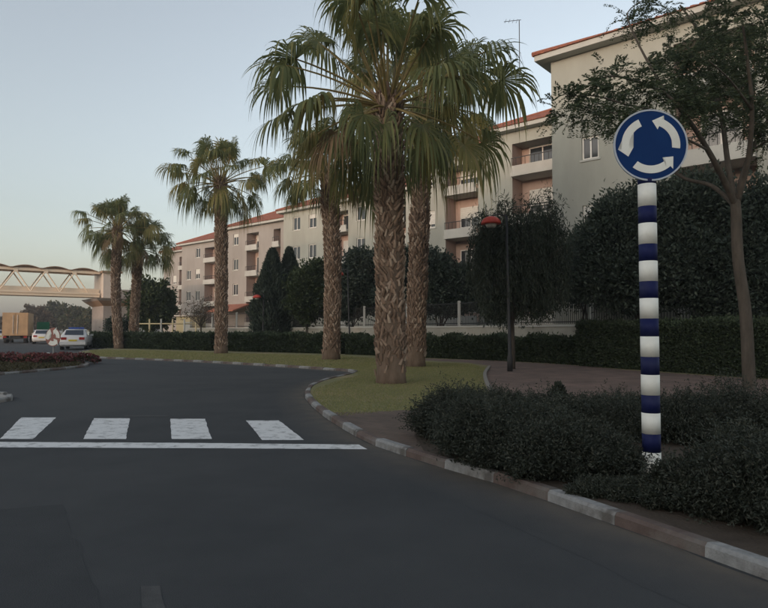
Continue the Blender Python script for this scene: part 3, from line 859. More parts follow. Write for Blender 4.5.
bushy_tree('bushy_tree', 'wide dark bushy tree just right of the slimmer palm, under the pink balconies', 'tree', gz(440, 36), 1.2, .11,
           [px_blob(436, 272, 36, 18, 17), px_blob(452, 280, 36, 20, 14), px_blob(432, 295, 36, 18, 14), px_blob(462, 296, 36, 17, 13), px_blob(446, 303, 36, 22, 10)], 22000, .22, .12, 'leaf_dark', 54)
bushy_tree('bushy_tree', 'round dark tree right of the far palms, behind the yellow railing', 'tree', gz(152, 60), 1.4, .14,
           [px_blob(152, 300, 60, 17, 18), px_blob(142, 310, 60, 10, 14), px_blob(163, 308, 60, 10, 16), px_blob(152, 318, 60, 17, 10), px_blob(158, 290, 60, 8, 8)], 16000, .34, .2, 'leaf_mid', 55)
bushy_tree('small_shrub', 'small round shrub at the foot of the far palms', 'shrub', gz(117, 46.6), .8, .06,
           [px_blob(113, 326, 46.6, 6, 5), px_blob(121, 325, 46.6, 6, 5)], 3000, .18, .11, 'leaf_dark', 56)
# the dark stand of trees on the right, in front of the nearest block
bushy_tree('dense_tree', 'tall dark dense tree directly behind the banded sign post', 'tree', gz(640, 21.5), 1.6, .13,
           [px_blob(640, 225, 21.5, 40, 30), px_blob(612, 245, 21.5, 30, 28), px_blob(660, 210, 21.5, 36, 26), px_blob(600, 275, 21.3, 26, 24), px_blob(640, 275, 21, 44, 34), px_blob(622, 215, 21.5, 24, 16)], 52000, .15, .075, 'leaf_dark', 61, up=.3)
bushy_tree('dense_tree', 'dark dense tree behind the pale forked trunk, left of it', 'tree', gz(702, 20.5), 1.6, .13,
           [px_blob(700, 215, 20.5, 40, 32), px_blob(720, 250, 20.5, 40, 34), px_blob(690, 260, 20.2, 36, 36), px_blob(700, 195, 20.8, 30, 18), px_blob(715, 290, 20.3, 40, 24)], 46000, .15, .075, 'leaf_dark', 62, up=.3)
bushy_tree('dense_tree', 'dark dense tree at the right edge behind the pale forked trunk', 'tree', gz(772, 19.5), 1.5, .13,
           [px_blob(765, 225, 19.5, 40, 36), px_blob(785, 260, 19.5, 40, 40), px_blob(755, 270, 19.3, 36, 36), px_blob(800, 215, 19.7, 40, 34), px_blob(765, 298, 19.3, 46, 22)], 46000, .15, .075, 'leaf_dark', 63, up=.3)
bushy_tree('dense_tree', 'low dark spiky tree filling the gap right of the drooping tree', 'tree', gz(585, 25.5), 1.0, .10,
           [px_blob(588, 262, 25.5, 20, 26), px_blob(598, 290, 25.5, 22, 12), px_blob(578, 288, 25.5, 12, 16), px_blob(592, 236, 25.5, 12, 12)], 15000, .18, .07, 'leaf_dark', 64, up=.5)
# bare little tree before the far blocks
def bare_tree():
    rng = np.random.default_rng(91); base = gz(201, 50); root = empty('bare_tree', base)
    tag(root, 'small nearly leafless tree left of the tall lone palm', 'tree')
    mb = MB(); parts = []
    zf = 1.6
    mb.tube([(0, 0, -.1), (.02, 0, .8), (0, .02, zf)], [.09, .075, .06], 8)
    for k in range(14):
        a = rng.uniform(0, 6.28); el = rng.uniform(.5, 1.3); L = rng.uniform(1.2, 2.3)
        e = Vector((math.cos(a) * math.cos(el) * L, math.sin(a) * math.cos(el) * L, zf + math.sin(el) * L))
        pts = limb(mb, (0, 0, zf - .05), e, .04, .012, rng, 5, .12)
        for j in range(5):
            q = pts[rng.integers(2, 6)]; e2 = q + Vector(rng.normal(scale=.4, size=3)) + Vector((0, 0, .3))
            limb(mb, q, e2, .012, .005, rng, 3, .1)
            m = 9; parts.append(leaf_arrays(np.array(e2) + rng.normal(scale=.16, size=(m, 3)), rng.normal(size=(m, 3)), .14, .09, rng))
    mb.build('trunk', M['bark_grey'], root, True)
    V, T = merge(parts); link('crown', np_mesh('crown', V, T, M['leaf_brown']), None, root)
bare_tree()
# trees far down the road
far = [(36, 318, 150, 16, 10, 'leaf_brown', 'brownish distant tree right of the orange truck'), (56, 316, 165, 14, 13, 'leaf_far', 'tallest distant tree above the green road sign'),
       (76, 320, 150, 13, 11, 'leaf_far', 'distant green tree above the white car'), (90, 322, 140, 10, 10, 'leaf_far', 'distant tree left of the bridge tower'),
       (6, 324, 170, 10, 7, 'leaf_brown', 'distant low tree at the left edge behind the orange truck'), (-14, 322, 170, 16, 9, 'leaf_far', 'distant tree cut off by the left edge')]
for k, (px, py, D, rx, ry, mt, lb) in enumerate(far):
    if px < -5: continue
    bushy_tree('distant_tree', lb, 'tree', gz(px, D, -.06), 1.6, .3, [px_blob(px, py, D, rx * .8, ry), px_blob(px - rx * .5, py + 3, D, rx * .6, ry * .75), px_blob(px + rx * .5, py + 3, D, rx * .6, ry * .75)], 9000, .7, .45, mt, 120 + k, group='distant trees down the road')

# hedges
def hedge(label, front_px, height, depth, n, seed, leaf_l=.10, leaf_w=.055, rag=.06, mat='leaf_hedge'):
    rng = np.random.default_rng(seed)
    fl = catmull([at_z(x, y, KZ) for x, y in front_px], .3); bl = offset_line(fl, depth)
    # decide which side is away from the camera
    if bl[len(bl) // 2].length < fl[len(fl) // 2].length: bl = offset_line(fl, -depth)
    root = empty('hedge', (fl[len(fl) // 2].x, fl[len(fl) // 2].y, KZ)); tag(root, label, 'hedge', 'clipped hedges behind the verge')
    off = root.location
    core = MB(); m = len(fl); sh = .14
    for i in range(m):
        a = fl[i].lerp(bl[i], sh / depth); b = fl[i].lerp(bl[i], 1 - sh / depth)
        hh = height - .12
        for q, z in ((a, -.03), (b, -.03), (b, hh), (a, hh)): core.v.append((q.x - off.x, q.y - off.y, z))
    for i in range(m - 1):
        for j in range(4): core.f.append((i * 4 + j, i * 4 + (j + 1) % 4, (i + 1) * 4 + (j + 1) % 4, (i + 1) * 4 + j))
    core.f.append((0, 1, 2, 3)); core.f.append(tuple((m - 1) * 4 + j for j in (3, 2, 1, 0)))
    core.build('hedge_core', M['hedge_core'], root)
    A = np.array([(p.x - off.x, p.y - off.y) for p in fl]); B = np.array([(p.x - off.x, p.y - off.y) for p in bl])
    s = rng.uniform(0, m - 1.001, n); i = s.astype(int); fr = (s - i)[:, None]
    Af = A[i] * (1 - fr) + A[i + 1] * fr; Bf = B[i] * (1 - fr) + B[i + 1] * fr
    face = rng.random(n); w = np.where(face < .5, rng.uniform(-.02, .16, n), rng.uniform(0, 1, n))
    w = np.where(face > .92, rng.uniform(.84, 1.02, n), w)
    top = height * (1 + rag * (np.sin(s * .9) + .7 * np.sin(s * 2.3 + 1) + .5 * np.sin(s * 5.1)))
    z = np.where((face < .5) | (face > .92), rng.uniform(0, 1, n) * top, top - rng.uniform(0, .18, n) + rng.exponential(.03, n))
    xy = Af * (1 - w[:, None]) + Bf * w[:, None] + rng.normal(scale=.025, size=(n, 2))
    P = np.column_stack([xy, z]); out = unit(Af - Bf)
    D = np.column_stack([out * np.where(face < .5, 1, -.2)[:, None], np.where(face < .5, .5, 1.0)]) + rng.normal(scale=.6, size=(n, 3))
    V, T = leaf_arrays(P, D, rng.uniform(.7, 1.3, n) * leaf_l, leaf_w, rng)
    link('foliage', np_mesh('foliage', V, T, M[mat]), None, root)
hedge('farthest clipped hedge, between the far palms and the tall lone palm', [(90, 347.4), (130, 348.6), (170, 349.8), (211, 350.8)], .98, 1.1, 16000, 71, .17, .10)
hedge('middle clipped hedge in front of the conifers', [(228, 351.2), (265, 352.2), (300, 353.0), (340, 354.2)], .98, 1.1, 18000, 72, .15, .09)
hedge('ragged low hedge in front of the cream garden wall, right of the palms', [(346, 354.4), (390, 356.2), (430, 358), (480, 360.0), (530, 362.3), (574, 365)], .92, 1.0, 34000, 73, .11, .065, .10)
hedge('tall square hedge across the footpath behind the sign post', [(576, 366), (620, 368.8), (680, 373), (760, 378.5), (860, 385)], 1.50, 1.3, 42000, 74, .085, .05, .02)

# low dark shrubs by the kerb: sprays of fine shoots
def shrub(label, px, py, rx, ry_, h, n, seed):
    rng = np.random.default_rng(seed); base = at_z(px, py, KZ + .008); root = empty('low_shrub', base)
    tag(root, label, 'shrub', 'low dark shrubs by the near kerb')
    m = int(n * 1.35) // 26
    # shoots start over a low mound and rise outward
    a = rng.uniform(0, 2 * math.pi, m); q = np.sqrt(rng.uniform(0, 1, m))
    lob = 1 + .16 * np.sin(a * 3 + seed) + .10 * np.sin(a * 7 + seed * 2)
    x = np.cos(a) * q * rx * lob; y = np.sin(a) * q * ry_ * lob
    hz = h * np.sqrt(np.clip(1 - (q * .93) ** 2.6, 0, 1)) * (1 + .42 * np.sin(x * 8 + seed) * np.cos(y * 9 + seed * 1.7) + .2 * np.sin(x * 17 + y * 13 + seed)) * rng.uniform(.30, 1.10, m) + h * .5 * (rng.random(m) < .05) * rng.random(m)
    parts = []; st = MB()
    D0 = unit(np.column_stack([np.cos(a) * q * .9, np.sin(a) * q * .9, np.full(m, .75)]) + rng.normal(scale=.42, size=(m, 3)))
    P0 = np.column_stack([x, y, np.maximum(hz, .02)])
    L = rng.uniform(.10, .26, m) * min(1.0, h / .32)
    k = 26; t = np.linspace(-.7, 1, k)[None, :, None]
    Q = P0[:, None, :] + D0[:, None, :] * L[:, None, None] * t + rng.normal(scale=.012, size=(m, k, 3))
    Q[..., 2] = np.maximum(Q[..., 2], .012)
    LD = D0[:, None, :] * .7 + rng.normal(scale=.7, size=(m, k, 3))
    V, T = leaf_arrays(Q.reshape(-1, 3), LD.reshape(-1, 3), rng.uniform(.020, .042, m * k), .0115, rng, .15)
    link('foliage', np_mesh('foliage', V, T, M['leaf_shrub']), None, root)
    for j in range(0, m, 9):
        p = P0[j]; st.tube([(p[0] * .45, p[1] * .45, -.02), (p[0] * .8, p[1] * .8, p[2] * .6), tuple(p)], [.010, .007, .004], 4, False)
    st.build('stems', M['bark_dark'], root)
S_ = [('low dark shrub at the left end of the bed, beside the paved landing', 454, 438, .36, .50, .34, 46000),
      ('low dark shrub in the bed behind the leftmost one', 478, 420, .62, .62, .27, 42000),
      ('low dark shrub along the kerb, second from the paved landing', 502, 460, .58, .44, .36, 56000),
      ('low dark shrub near the footpath with a single taller sprig behind it', 548, 427, .85, .70, .27, 52000),
      ('low dark shrub along the kerb left of the banded post', 562, 474, .46, .38, .28, 56000),
      ('low dark shrub directly left of the foot of the banded post', 588, 470, .38, .42, .20, 52000),
      ('small low shrub hiding the foot of the banded post', 636, 494, .42, .28, .055, 50000),
      ('low dark shrub right behind the banded post', 668, 437, .80, .55, .30, 56000),
      ('low dark shrub right of the banded post at the bed edge', 724, 510, .36, .32, .22, 56000),
      ('largest low dark shrub in the right corner by the kerb', 774, 516, .40, .44, .36, 60000),
      ('low dark shrub at the right edge in front of the tree trunk', 744, 440, .75, .70, .40, 56000),
      ('low dark shrub at the kerb, right below the foot of the banded post', 684, 504, .28, .24, .10, 34000),
      ('low dark shrub by the footpath behind the banded post', 622, 420, .9, .55, .22, 40000)]
for k, (lb, px, py, rx, ry_, h, n) in enumerate(S_): shrub(lb, px, py, rx, ry_, h, n, 200 + k)
# the taller sprig that stands up above the bed
def sprig():
    rng = np.random.default_rng(5); base = at_z(559, 412, KZ + .008); root = empty('small_sprig', base)
    tag(root, 'single upright leafy sprig standing above the low shrubs', 'plant')
    H = at_y(560, 383, base.y).z - base.z
    MB().tube([(0, 0, -.03), (.01, 0, H * .5), (0, 0, H * .85)], [.012, .01, .006], 5).build('stem', M['bark_dark'], root)
    n = 900; u = unit(rng.normal(size=(n, 3))); P = u * np.array([.10, .10, .17]) * rng.uniform(.2, 1, (n, 1)) + np.array([0, 0, H - .17])
    V, T = leaf_arrays(P, u + np.array([0, 0, .5]), rng.uniform(.04, .07, n), .025, rng); link('foliage', np_mesh('foliage', V, T, M['leaf_shrub']), None, root)
sprig()
# flower bed on the island
def flowers():
    rng = np.random.default_rng(8); k = 0
    spots = [(-11.9, 24.6), (-13.0, 25.2), (-14.2, 25.4), (-15.4, 25.6), (-16.6, 25.4), (-12.6, 23.6), (-13.8, 24.2), (-15.2, 24.4)]
    where = ['nearest the kerb tip', 'behind the kerb tip', 'third along the far row from the tip', 'fourth along the far row from the tip', 'at the left edge of the far row', 'in front of the far row by the tip', 'in the middle of the front row', 'at the left of the front row']
    for (x, y), w in zip(spots, where):
        root = empty('flower_clump', (x, y, KZ)); tag(root, 'dull red flower clump on the island, ' + w, 'flowers', 'red flower clumps on the traffic island')
        n = 700; u = unit(rng.normal(size=(n, 3))); u[:, 2] = abs(u[:, 2]); P = u * np.array([.62, .42, .24]) * rng.uniform(.5, 1, (n, 1)) ** .5 + np.array([0, 0, .02])
        V, T = leaf_arrays(P, u + rng.normal(scale=.5, size=(n, 3)), .10, .05, rng); link('foliage', np_mesh('foliage', V, T, M['flower_leaf']), None, root)
        n = 240; u = unit(rng.normal(size=(n, 3))); u[:, 2] = abs(u[:, 2]); P = u * np.array([.64, .44, .29]) + np.array([0, 0, .04])
        V, T = leaf_arrays(P, u + rng.normal(scale=.6, size=(n, 3)), .10, .09, rng); link('blossoms', np_mesh('blossoms', V, T, M['flower_red']), None, root)
flowers()
# ------------------------------------------------------------------ apartment blocks
PHI = math.radians(50)
AL = Vector((math.sin(PHI), -math.cos(PHI), 0)); NM = Vector((math.cos(PHI), math.sin(PHI), 0))
EAVE = 13.5; ROWS = [12.25, 9.25, 6.25, 3.25]
def win_mesh(w, h):
    fr = .07; mb = MB()
    for x0, x1, z0, z1 in ((-w / 2, w / 2, -h / 2, -h / 2 + fr), (-w / 2, w / 2, h / 2 - fr, h / 2), (-w / 2, -w / 2 + fr, -h / 2 + fr, h / 2 - fr),
                           (w / 2 - fr, w / 2, -h / 2 + fr, h / 2 - fr), (-fr / 2, fr / 2, -h / 2 + fr, h / 2 - fr)):
        mb.box(x0, x1, -.03, .04, z0, z1)
    return mb.mesh('window_frame', M['frame_white'])
def pane_mesh(w, h): return MB().box(-w / 2 + .03, w / 2 - .03, .004, .016, -h / 2 + .03, h / 2 - .03).mesh('pane', M['glass'])
WIN = {}
def put_window(root, x, y, z, w, h, shutter=0.0, sill=True):
    key = (round(w, 2), round(h, 2))
    if key not in WIN: WIN[key] = (win_mesh(w, h), pane_mesh(w, h), MB().box(-w / 2 - .08, w / 2 + .08, -.16, .06, -.04, .04).mesh('sill', M['render_white']))
    a, b, c = WIN[key]
    o = link('window', a, None, root); o.location = (x, y, z)
    link('pane', b, None, o)
    if sill:
        s = link('sill', c, None, o); s.location = (0, 0, -h / 2 - .05)
    if shutter:
        hh = h * shutter; mb = MB(); nsl = max(2, int(hh / .12))
        for k in range(nsl):
            z1 = h / 2 - hh * k / nsl; z0 = h / 2 - hh * (k + 1) / nsl + .012
            mb.box(-w / 2 + .04, w / 2 - .04, -.065, -.035, z0, z1)
        s = mb.build('shutter', M['shutter'], o)
    return o
def block(label, al0, al1, n0, depth, bays, wallmat='wall_cream', roof_h=None, hip_l=True, hip_r=True, seed=0, ext=0):
    """al0..al1 along the facade, n0 distance of the facade plane, bays: (a, b, kind, window offsets)."""
    rnd = random.Random(seed)
    o0 = AL * al0 + NM * n0
    root = empty('apartment_block', (o0.x, o0.y, 0), math.atan2(AL.y, AL.x)); tag(root, label, 'apartment block', 'apartment blocks in a staggered row')
    L = al1 - al0; mb = MB(); H = EAVE
    front = MB()
    def cells(x0, x1, holes, y=0):
        zs = sorted({-.2, H} | {z for hx in holes for z in (hx[2], hx[3])}); xs = sorted({x0, x1} | {x for hx in holes for x in (hx[0], hx[1])})
        for i in range(len(xs) - 1):
            for j in range(len(zs) - 1):
                cx, cz = (xs[i] + xs[i + 1]) / 2, (zs[j] + zs[j + 1]) / 2
                if any(h[0] < cx < h[1] and h[2] < cz < h[3] for h in holes): continue
                front.poly([(xs[i], y, zs[j]), (xs[i + 1], y, zs[j]), (xs[i + 1], y, zs[j + 1]), (xs[i], y, zs[j + 1])])
        for h in holes:
            d = .22; a, b, c, e = h
            front.poly([(a, y, c), (a, y + d, c), (a, y + d, e), (a, y, e)][::-1]); front.poly([(b, y, c), (b, y + d, c), (b, y + d, e), (b, y, e)])
            front.poly([(a, y, c), (b, y, c), (b, y + d, c), (a, y + d, c)]); front.poly([(a, y, e), (b, y, e), (b, y + d, e), (a, y + d, e)][::-1])
            front.poly([(a, y + d, c), (b, y + d, c), (b, y + d, e), (a, y + d, e)])
    pink = MB()
    RD = 1.3
    for (a, b, kind, offs) in bays:
        if kind == 'wall':
            holes = []
            for off, w, hgt, rows in offs:
                for r in rows:
                    z = ROWS[r]; holes.append((a + off - w / 2, a + off + w / 2, z - hgt / 2, z + hgt / 2))
                    put_window(root, a + off, .12, z, w, hgt, rnd.choice([0, 0, .3, .5, .8]) if rnd.random() < .7 else 0)
            cells(a, b, holes)
        else:
            zt = H - .75
            pink.poly([(a, RD, -.2), (b, RD, -.2), (b, RD, zt), (a, RD, zt)])
            pink.poly([(a, 0, -.2), (a, RD, -.2), (a, RD, zt), (a, 0, zt)]); pink.poly([(b, RD, -.2), (b, 0, -.2), (b, 0, zt), (b, RD, zt)])
            front.poly([(a, 0, zt), (b, 0, zt), (b, 0, H), (a, 0, H)]); front.poly([(a, 0, zt), (a, RD, zt), (b, RD, zt), (b, 0, zt)])
            wd = b - a
            for r in range(4):
                z = ROWS[r] - 1.25
                bal = MB().box(a + .01, b - .01, -.28, RD - .01, z - .32, z - .08).box(a + .05, b - .05, -.28, -.16, z - .08, z + .32).build('balcony', M['render_white'], root)
                rl = MB()
                rl.box(a + .05, b - .05, -.24, -.20, z + .78, z + .83)
                for k in range(int(wd / .3) + 1):
                    x = a + .07 + (wd - .14) * k / int(wd / .3); rl.box(x - .012, x + .012, -.232, -.208, z + .32, z + .78)
                rl.build('railing', M['metal_dark'], bal)
                if kind == 'bay2':
                    put_window(root, (a + b) / 2, RD - .045, ROWS[r] + .05, min(1.8, wd * .72), 1.45, [.55, .0, .3, .7][(r + seed) % 4], False)
                else:
                    put_window(root, (a + b) / 2, RD - .045, ROWS[r] - .15, min(1.5, wd * .7), 1.95, [.3, .6, 0, .5][(r + seed) % 4], False)
    front.build('front_wall', M[wallmat], root)
    if pink.f: pink.build('recess_wall', M['wall_pink'], root)
    sw = MB()
    sw.poly([(0, depth, -.2), (0, 0, -.2), (0, 0, H), (0, depth, H)]); sw.poly([(L, 0, -.2), (L, depth, -.2), (L, depth, H), (L, 0, H)]); sw.poly([(L, depth, -.2), (0, depth, -.2), (0, depth, H), (L, depth, H)])
    sw.build('side_wall', M[wallmat], root)
    # hipped roof with eaves: rows of tile as real ridges down each slope
    ov = .55; x0, x1, y0, y1 = -ov, L + ov, -ov, depth + ov
    rh = roof_h or (depth / 2 + ov) * .45
    hl = min((y1 - y0) / 2, (x1 - x0) / 2 - .05)
    ym = (y0 + y1) / 2; rl = x0 + hl; rr = x1 - hl; zb = H + .26
    fa = MB().box(x0, x1, y0, y1, H + .004, H + .24).build('fascia', M['render_white'], root)
    rf = MB()
    A = Vector((x0 - .06, y0 - .06, zb)); B = Vector((x1 + .06, y0 - .06, zb)); C = Vector((x1 + .06, y1 + .06, zb)); Dv = Vector((x0 - .06, y1 + .06, zb)); R1 = Vector((rl, ym, zb + rh)); R2 = Vector((rr, ym, zb + rh))
    for q in ((A, B, R2, R1), (B, C, R2), (C, Dv, R1, R2), (Dv, A, R1)): rf.poly(q)
    rf.poly((A - Vector((0, 0, .018)), Dv - Vector((0, 0, .018)), C - Vector((0, 0, .018)), B - Vector((0, 0, .018))))
    roof = rf.build('roof', M['roof_tile'], root)
    # barrel tiles in lines down the slopes
    tl = MB()
    def lines(p0, p1, q0, q1, step=.32):
        n = max(2, int((p1 - p0).length / step))
        for k in range(n):
            t = (k + .5) / n; a = p0.lerp(p1, t)
            # up the slope, straight: find where it meets the hip
            e = (p1 - p0).normalized(); s = (a - p0).length; Ltot = (p1 - p0).length
            upv = ((q0 + q1) / 2 - (p0 + p1) / 2); upv -= e * upv.dot(e)
            inset0 = (q0 - p0).dot(e); inset1 = (p1 - q1).dot(e)
            f = 1.0
            if inset0 > 1e-3: f = min(f, s / inset0)
            if inset1 > 1e-3: f = min(f, (Ltot - s) / inset1)
            b = a + upv * f; h_ = .055
            nrm = e.cross(upv).normalized()
            if nrm.z < 0: nrm = -nrm
            i = len(tl.v); w = .10
            for p in (a, b):
                tl.v += [tuple(p - e * w), tuple(p - e * w * .55 + nrm * h_), tuple(p + e * w * .55 + nrm * h_), tuple(p + e * w)]
            tl.f += [(i, i + 1, i + 5, i + 4), (i + 1, i + 2, i + 6, i + 5), (i + 2, i + 3, i + 7, i + 6), (i, i + 3, i + 2, i + 1)]
    lines(A, B, R1, R2); lines(Dv, A, R1, R1)
    t_o = tl.build('tile_rows', M['roof_tile'], roof); t_o['kind'] = 'stuff'
    cap = MB()
    for p, q in ((A, R1), (B, R2), (R1, R2), (Dv, R1)): cap.tube([p + Vector((0, 0, .05)), q + Vector((0, 0, .05))], .11, 6)
    cap.build('ridge_cap', M['roof_tile'], roof)
    return root, o0
R4 = (0, 1, 2, 3)
def al_of(px, n0):
    u = (px - CX) / F; D = n0 / (NM.x * u + NM.y); return AL.x * u * D + AL.y * D
nA = 26.07; aA = al_of(554, nA)
block('nearest apartment block behind the round sign, its cream wall rising to the top edge', aA, aA + 17, nA, 12,
      [(0, 5.2, 'wall', [(1.75, .75, 1.0, (1,)), (1.75, .75, 1.0, (2, 3))]), (5.2, 8.0, 'bay', []), (8.0, 12.2, 'wall', [(2.1, 1.3, 1.35, R4)]), (12.2, 15, 'bay', []), (15, 17, 'wall', [])], seed=1)
nB = 33.84; aB = al_of(494, nB)
block('apartment block with the antenna mast and pink recessed balcony beside the nearest block', aB, aB + 7.3, nB, 10,
      [(0, 1.35, 'wall', []), (1.35, 4.2, 'bay2', []), (4.2, 7.3, 'wall', [(1.5, 1.1, 1.3, R4)])], seed=2)
nC = 35.8; c0 = al_of(420, nC); c1 = aB - .02
def cx(px): return al_of(px, nC) - c0
block('apartment block right of the slimmer palm, white window in a pink recess', c0, c1, nC, 10,
      [(0, cx(446), 'wall', [(.9, .9, 1.2, R4)]), (cx(446), cx(479), 'bay2', []), (cx(479), c1 - c0, 'wall', [])], seed=3)
nD = 42.4; d0 = al_of(283, nD); d1 = c0 - .02
def dx_(px): return al_of(px, nD) - d0
block('pale apartment block with paired windows behind the reddish palm trunk', d0, d1, nD, 11,
      [(0, dx_(332), 'wall', [(dx_(296), 1.1, 1.35, R4), (dx_(312), 1.1, 1.35, R4)]), (dx_(332), dx_(348), 'bay', []), (dx_(348), dx_(392), 'wall', [(1.6, 1.1, 1.35, R4), (5.0, 1.1, 1.35, R4)]), (dx_(392), dx_(406), 'bay', []), (dx_(406), d1 - d0, 'wall', [(1.4, 1.1, 1.35, R4)])], seed=4)
nE = 45.2; e0 = al_of(225, nE); e1 = d0 - .02
def ex(px): return al_of(px, nE) - e0
eb, _ = block('pinkish apartment block with stacked balconies between the tall lone palm and the conifers', e0, e1, nE, 11,
      [(0, ex(246), 'wall', [(ex(235), 1.0, 1.35, (0, 1, 2))]), (ex(246), ex(258), 'bay', []), (ex(258), ex(273), 'wall', []), (ex(273), ex(280), 'bay', []), (ex(280), e1 - e0, 'wall', [])], wallmat='wall_blush', seed=5)
MB().hexa([(-.2, -2.4, 3.55), (ex(250), -2.4, 3.55), (ex(250), -.003, 4.35), (-.2, -.003, 4.35), (-.2, -2.4, 3.68), (ex(250), -2.4, 3.68), (ex(250), -.003, 4.5), (-.2, -.003, 4.5)]).build('awning', M['roof_tile'], eb)
nF = 49.4; f0 = al_of(181, nF); f1 = e0 - .02
def fx(px): return al_of(px, nF) - f0
block('apartment block with a balcony stack just left of the tall lone palm trunk', f0, f1, nF, 11,
      [(0, fx(204), 'wall', [(fx(188), 1.1, 1.35, (1, 2, 3)), (fx(197), 1.1, 1.35, R4)]), (fx(204), fx(216), 'bay', []), (fx(216), f1 - f0, 'wall', [(1.5, 1.1, 1.3, R4)])], wallmat='wall_blush', seed=6)
nG = 52.8; g0 = al_of(163, nG); g1 = f0 - .02
block('farthest apartment block at the left end of the row', g0, g1, nG, 11,
      [(0, 4.5, 'wall', [(1.4, 1.1, 1.3, R4), (3.2, 1.0, 1.3, (1, 2))]), (4.5, 7.2, 'bay', []), (7.2, g1 - g0, 'wall', [])], wallmat='wall_blush', seed=7)

# unseen row added behind-left of the camera, shading the near ground from low sun
sdir = Vector((math.sin(SUN_AZ), math.cos(SUN_AZ), 0)); sx = Vector((sdir.y, -sdir.x, 0))
for k, lb in enumerate(('unseen opposite apartment block added for shade, end nearest the camera', 'unseen opposite apartment block added for shade, middle of three', 'unseen opposite apartment block added for shade, end nearest the footbridge')):
    r_, _o = block(lb, 0, 27.5, 0, 11, [(0, 8, 'wall', [(2, 1.1, 1.35, R4), (5.5, 1.1, 1.35, R4)]), (8, 11, 'bay', []), (11, 17, 'wall', [(3, 1.1, 1.35, R4)]), (17, 20, 'bay', []), (20, 27.5, 'wall', [(2, 1.1, 1.35, R4), (5.5, 1.1, 1.35, R4)])], seed=20 + k)
    p = sdir * 44 - sx * 30 + sx * 28.0 * k
    r_.location = (p.x, p.y, -.06); r_.rotation_euler = (0, 0, math.atan2(sx.y, sx.x)); r_['group'] = 'unseen apartment blocks added for shade'
# antenna mast on the roof of the block beside the nearest one
def antenna():
    D = 40.5; b = at_y(520, 104, D); t = at_y(520.5, 20, D); base = Vector((b.x, b.y, b.z - 1.2)); root = empty('antenna_mast', base)
    tag(root, 'thin television antenna mast on the red tiled roof', 'antenna')
    h = t.z - base.z
    MB().tube([(0, 0, -.6), (0, 0, h)], .028, 6).build('mast', M['metal_dark'], root)
    MB().tube([(-1.0, .1, h - .06), (.12, 0, h + .02)], .02, 5).build('boom', M['metal_dark'], root)
    for x in (-.9, -.65, -.4, -.15): MB().tube([(x, -.22, h - .05), (x, .3, h - .05)], .012, 4).build('element', M['metal_dark'], root)
    MB().tube([(-.5, 0, h * .62), (.05, 0, h * .57)], .016, 5).build('arm', M['metal_dark'], root)
    MB().tube([(0, 0, h * .7), (.9, -.9, .35)], .008, 4).build('stay_wire', M['metal_dark'], root)
antenna()

# garden wall with a bar fence
def wall_and_fence():
    pts = [(840, 17.5), (700, 20.8), (604, 24.0), (540, 27), (470, 31), (400, 35.5), (345, 40), (280, 46), (226, 52.5), (190, 57)]
    P = [gz(px, D, 0) for px, D in pts]; ln = catmull(P, .5)
    root = empty('garden_wall', (ln[len(ln) // 2].x, ln[len(ln) // 2].y, KZ)); tag(root, 'long cream garden wall behind the hedges, carrying a dark bar fence', 'wall')
    off = root.location
    def strip(name, w, z0, z1, mat):
        mb = MB(); a = offset_line(ln, w / 2); b = offset_line(ln, -w / 2); m = len(ln)
        for i in range(m):
            for q, z in ((a[i], z0), (b[i], z0), (b[i], z1), (a[i], z1)): mb.v.append((q.x - off.x, q.y - off.y, z))
        for i in range(m - 1):
            for j in range(4): mb.f.append((i * 4 + j, (i + 1) * 4 + j, (i + 1) * 4 + (j + 1) % 4, i * 4 + (j + 1) % 4))
        mb.f += [(0, 1, 2, 3), tuple((m - 1) * 4 + j for j in (3, 2, 1, 0))]
        bm = bmesh.new(); me = mb.mesh(name, mat); bm.from_mesh(me); bmesh.ops.recalc_face_normals(bm, faces=bm.faces[:]); bm.to_mesh(me); bm.free()
        return link(name, me, None, root)
    strip('wall_body', .24, -.1, 1.42, M['garden_wall']); strip('coping', .32, 1.424, 1.50, M['render_white'])
    fence = empty('bar_fence', (off.x, off.y, KZ + 1.50)); tag(fence, 'dark metal bar fence with pale posts on top of the cream garden wall', 'fence')
    st = resample(ln, 4.2)
    for p in st: MB().box(-.07, .07, -.07, .07, -.02, 1.28).build('post', M['render_white'], fence).location = (p.x - off.x, p.y - off.y, 0)
    for zz in (.12, 1.14):
        MB().tube([(p.x - off.x, p.y - off.y, zz) for p in ln], .022, 4).build('rail', M['metal_dark'], fence)
    bars = MB()
    for p in resample(ln, .115): bars.box(p.x - off.x - .011, p.x - off.x + .011, p.y - off.y - .011, p.y - off.y + .011, .04, 1.2)
    b = bars.build('bars', M['metal_dark'], fence); b['kind'] = 'stuff'
wall_and_fence()

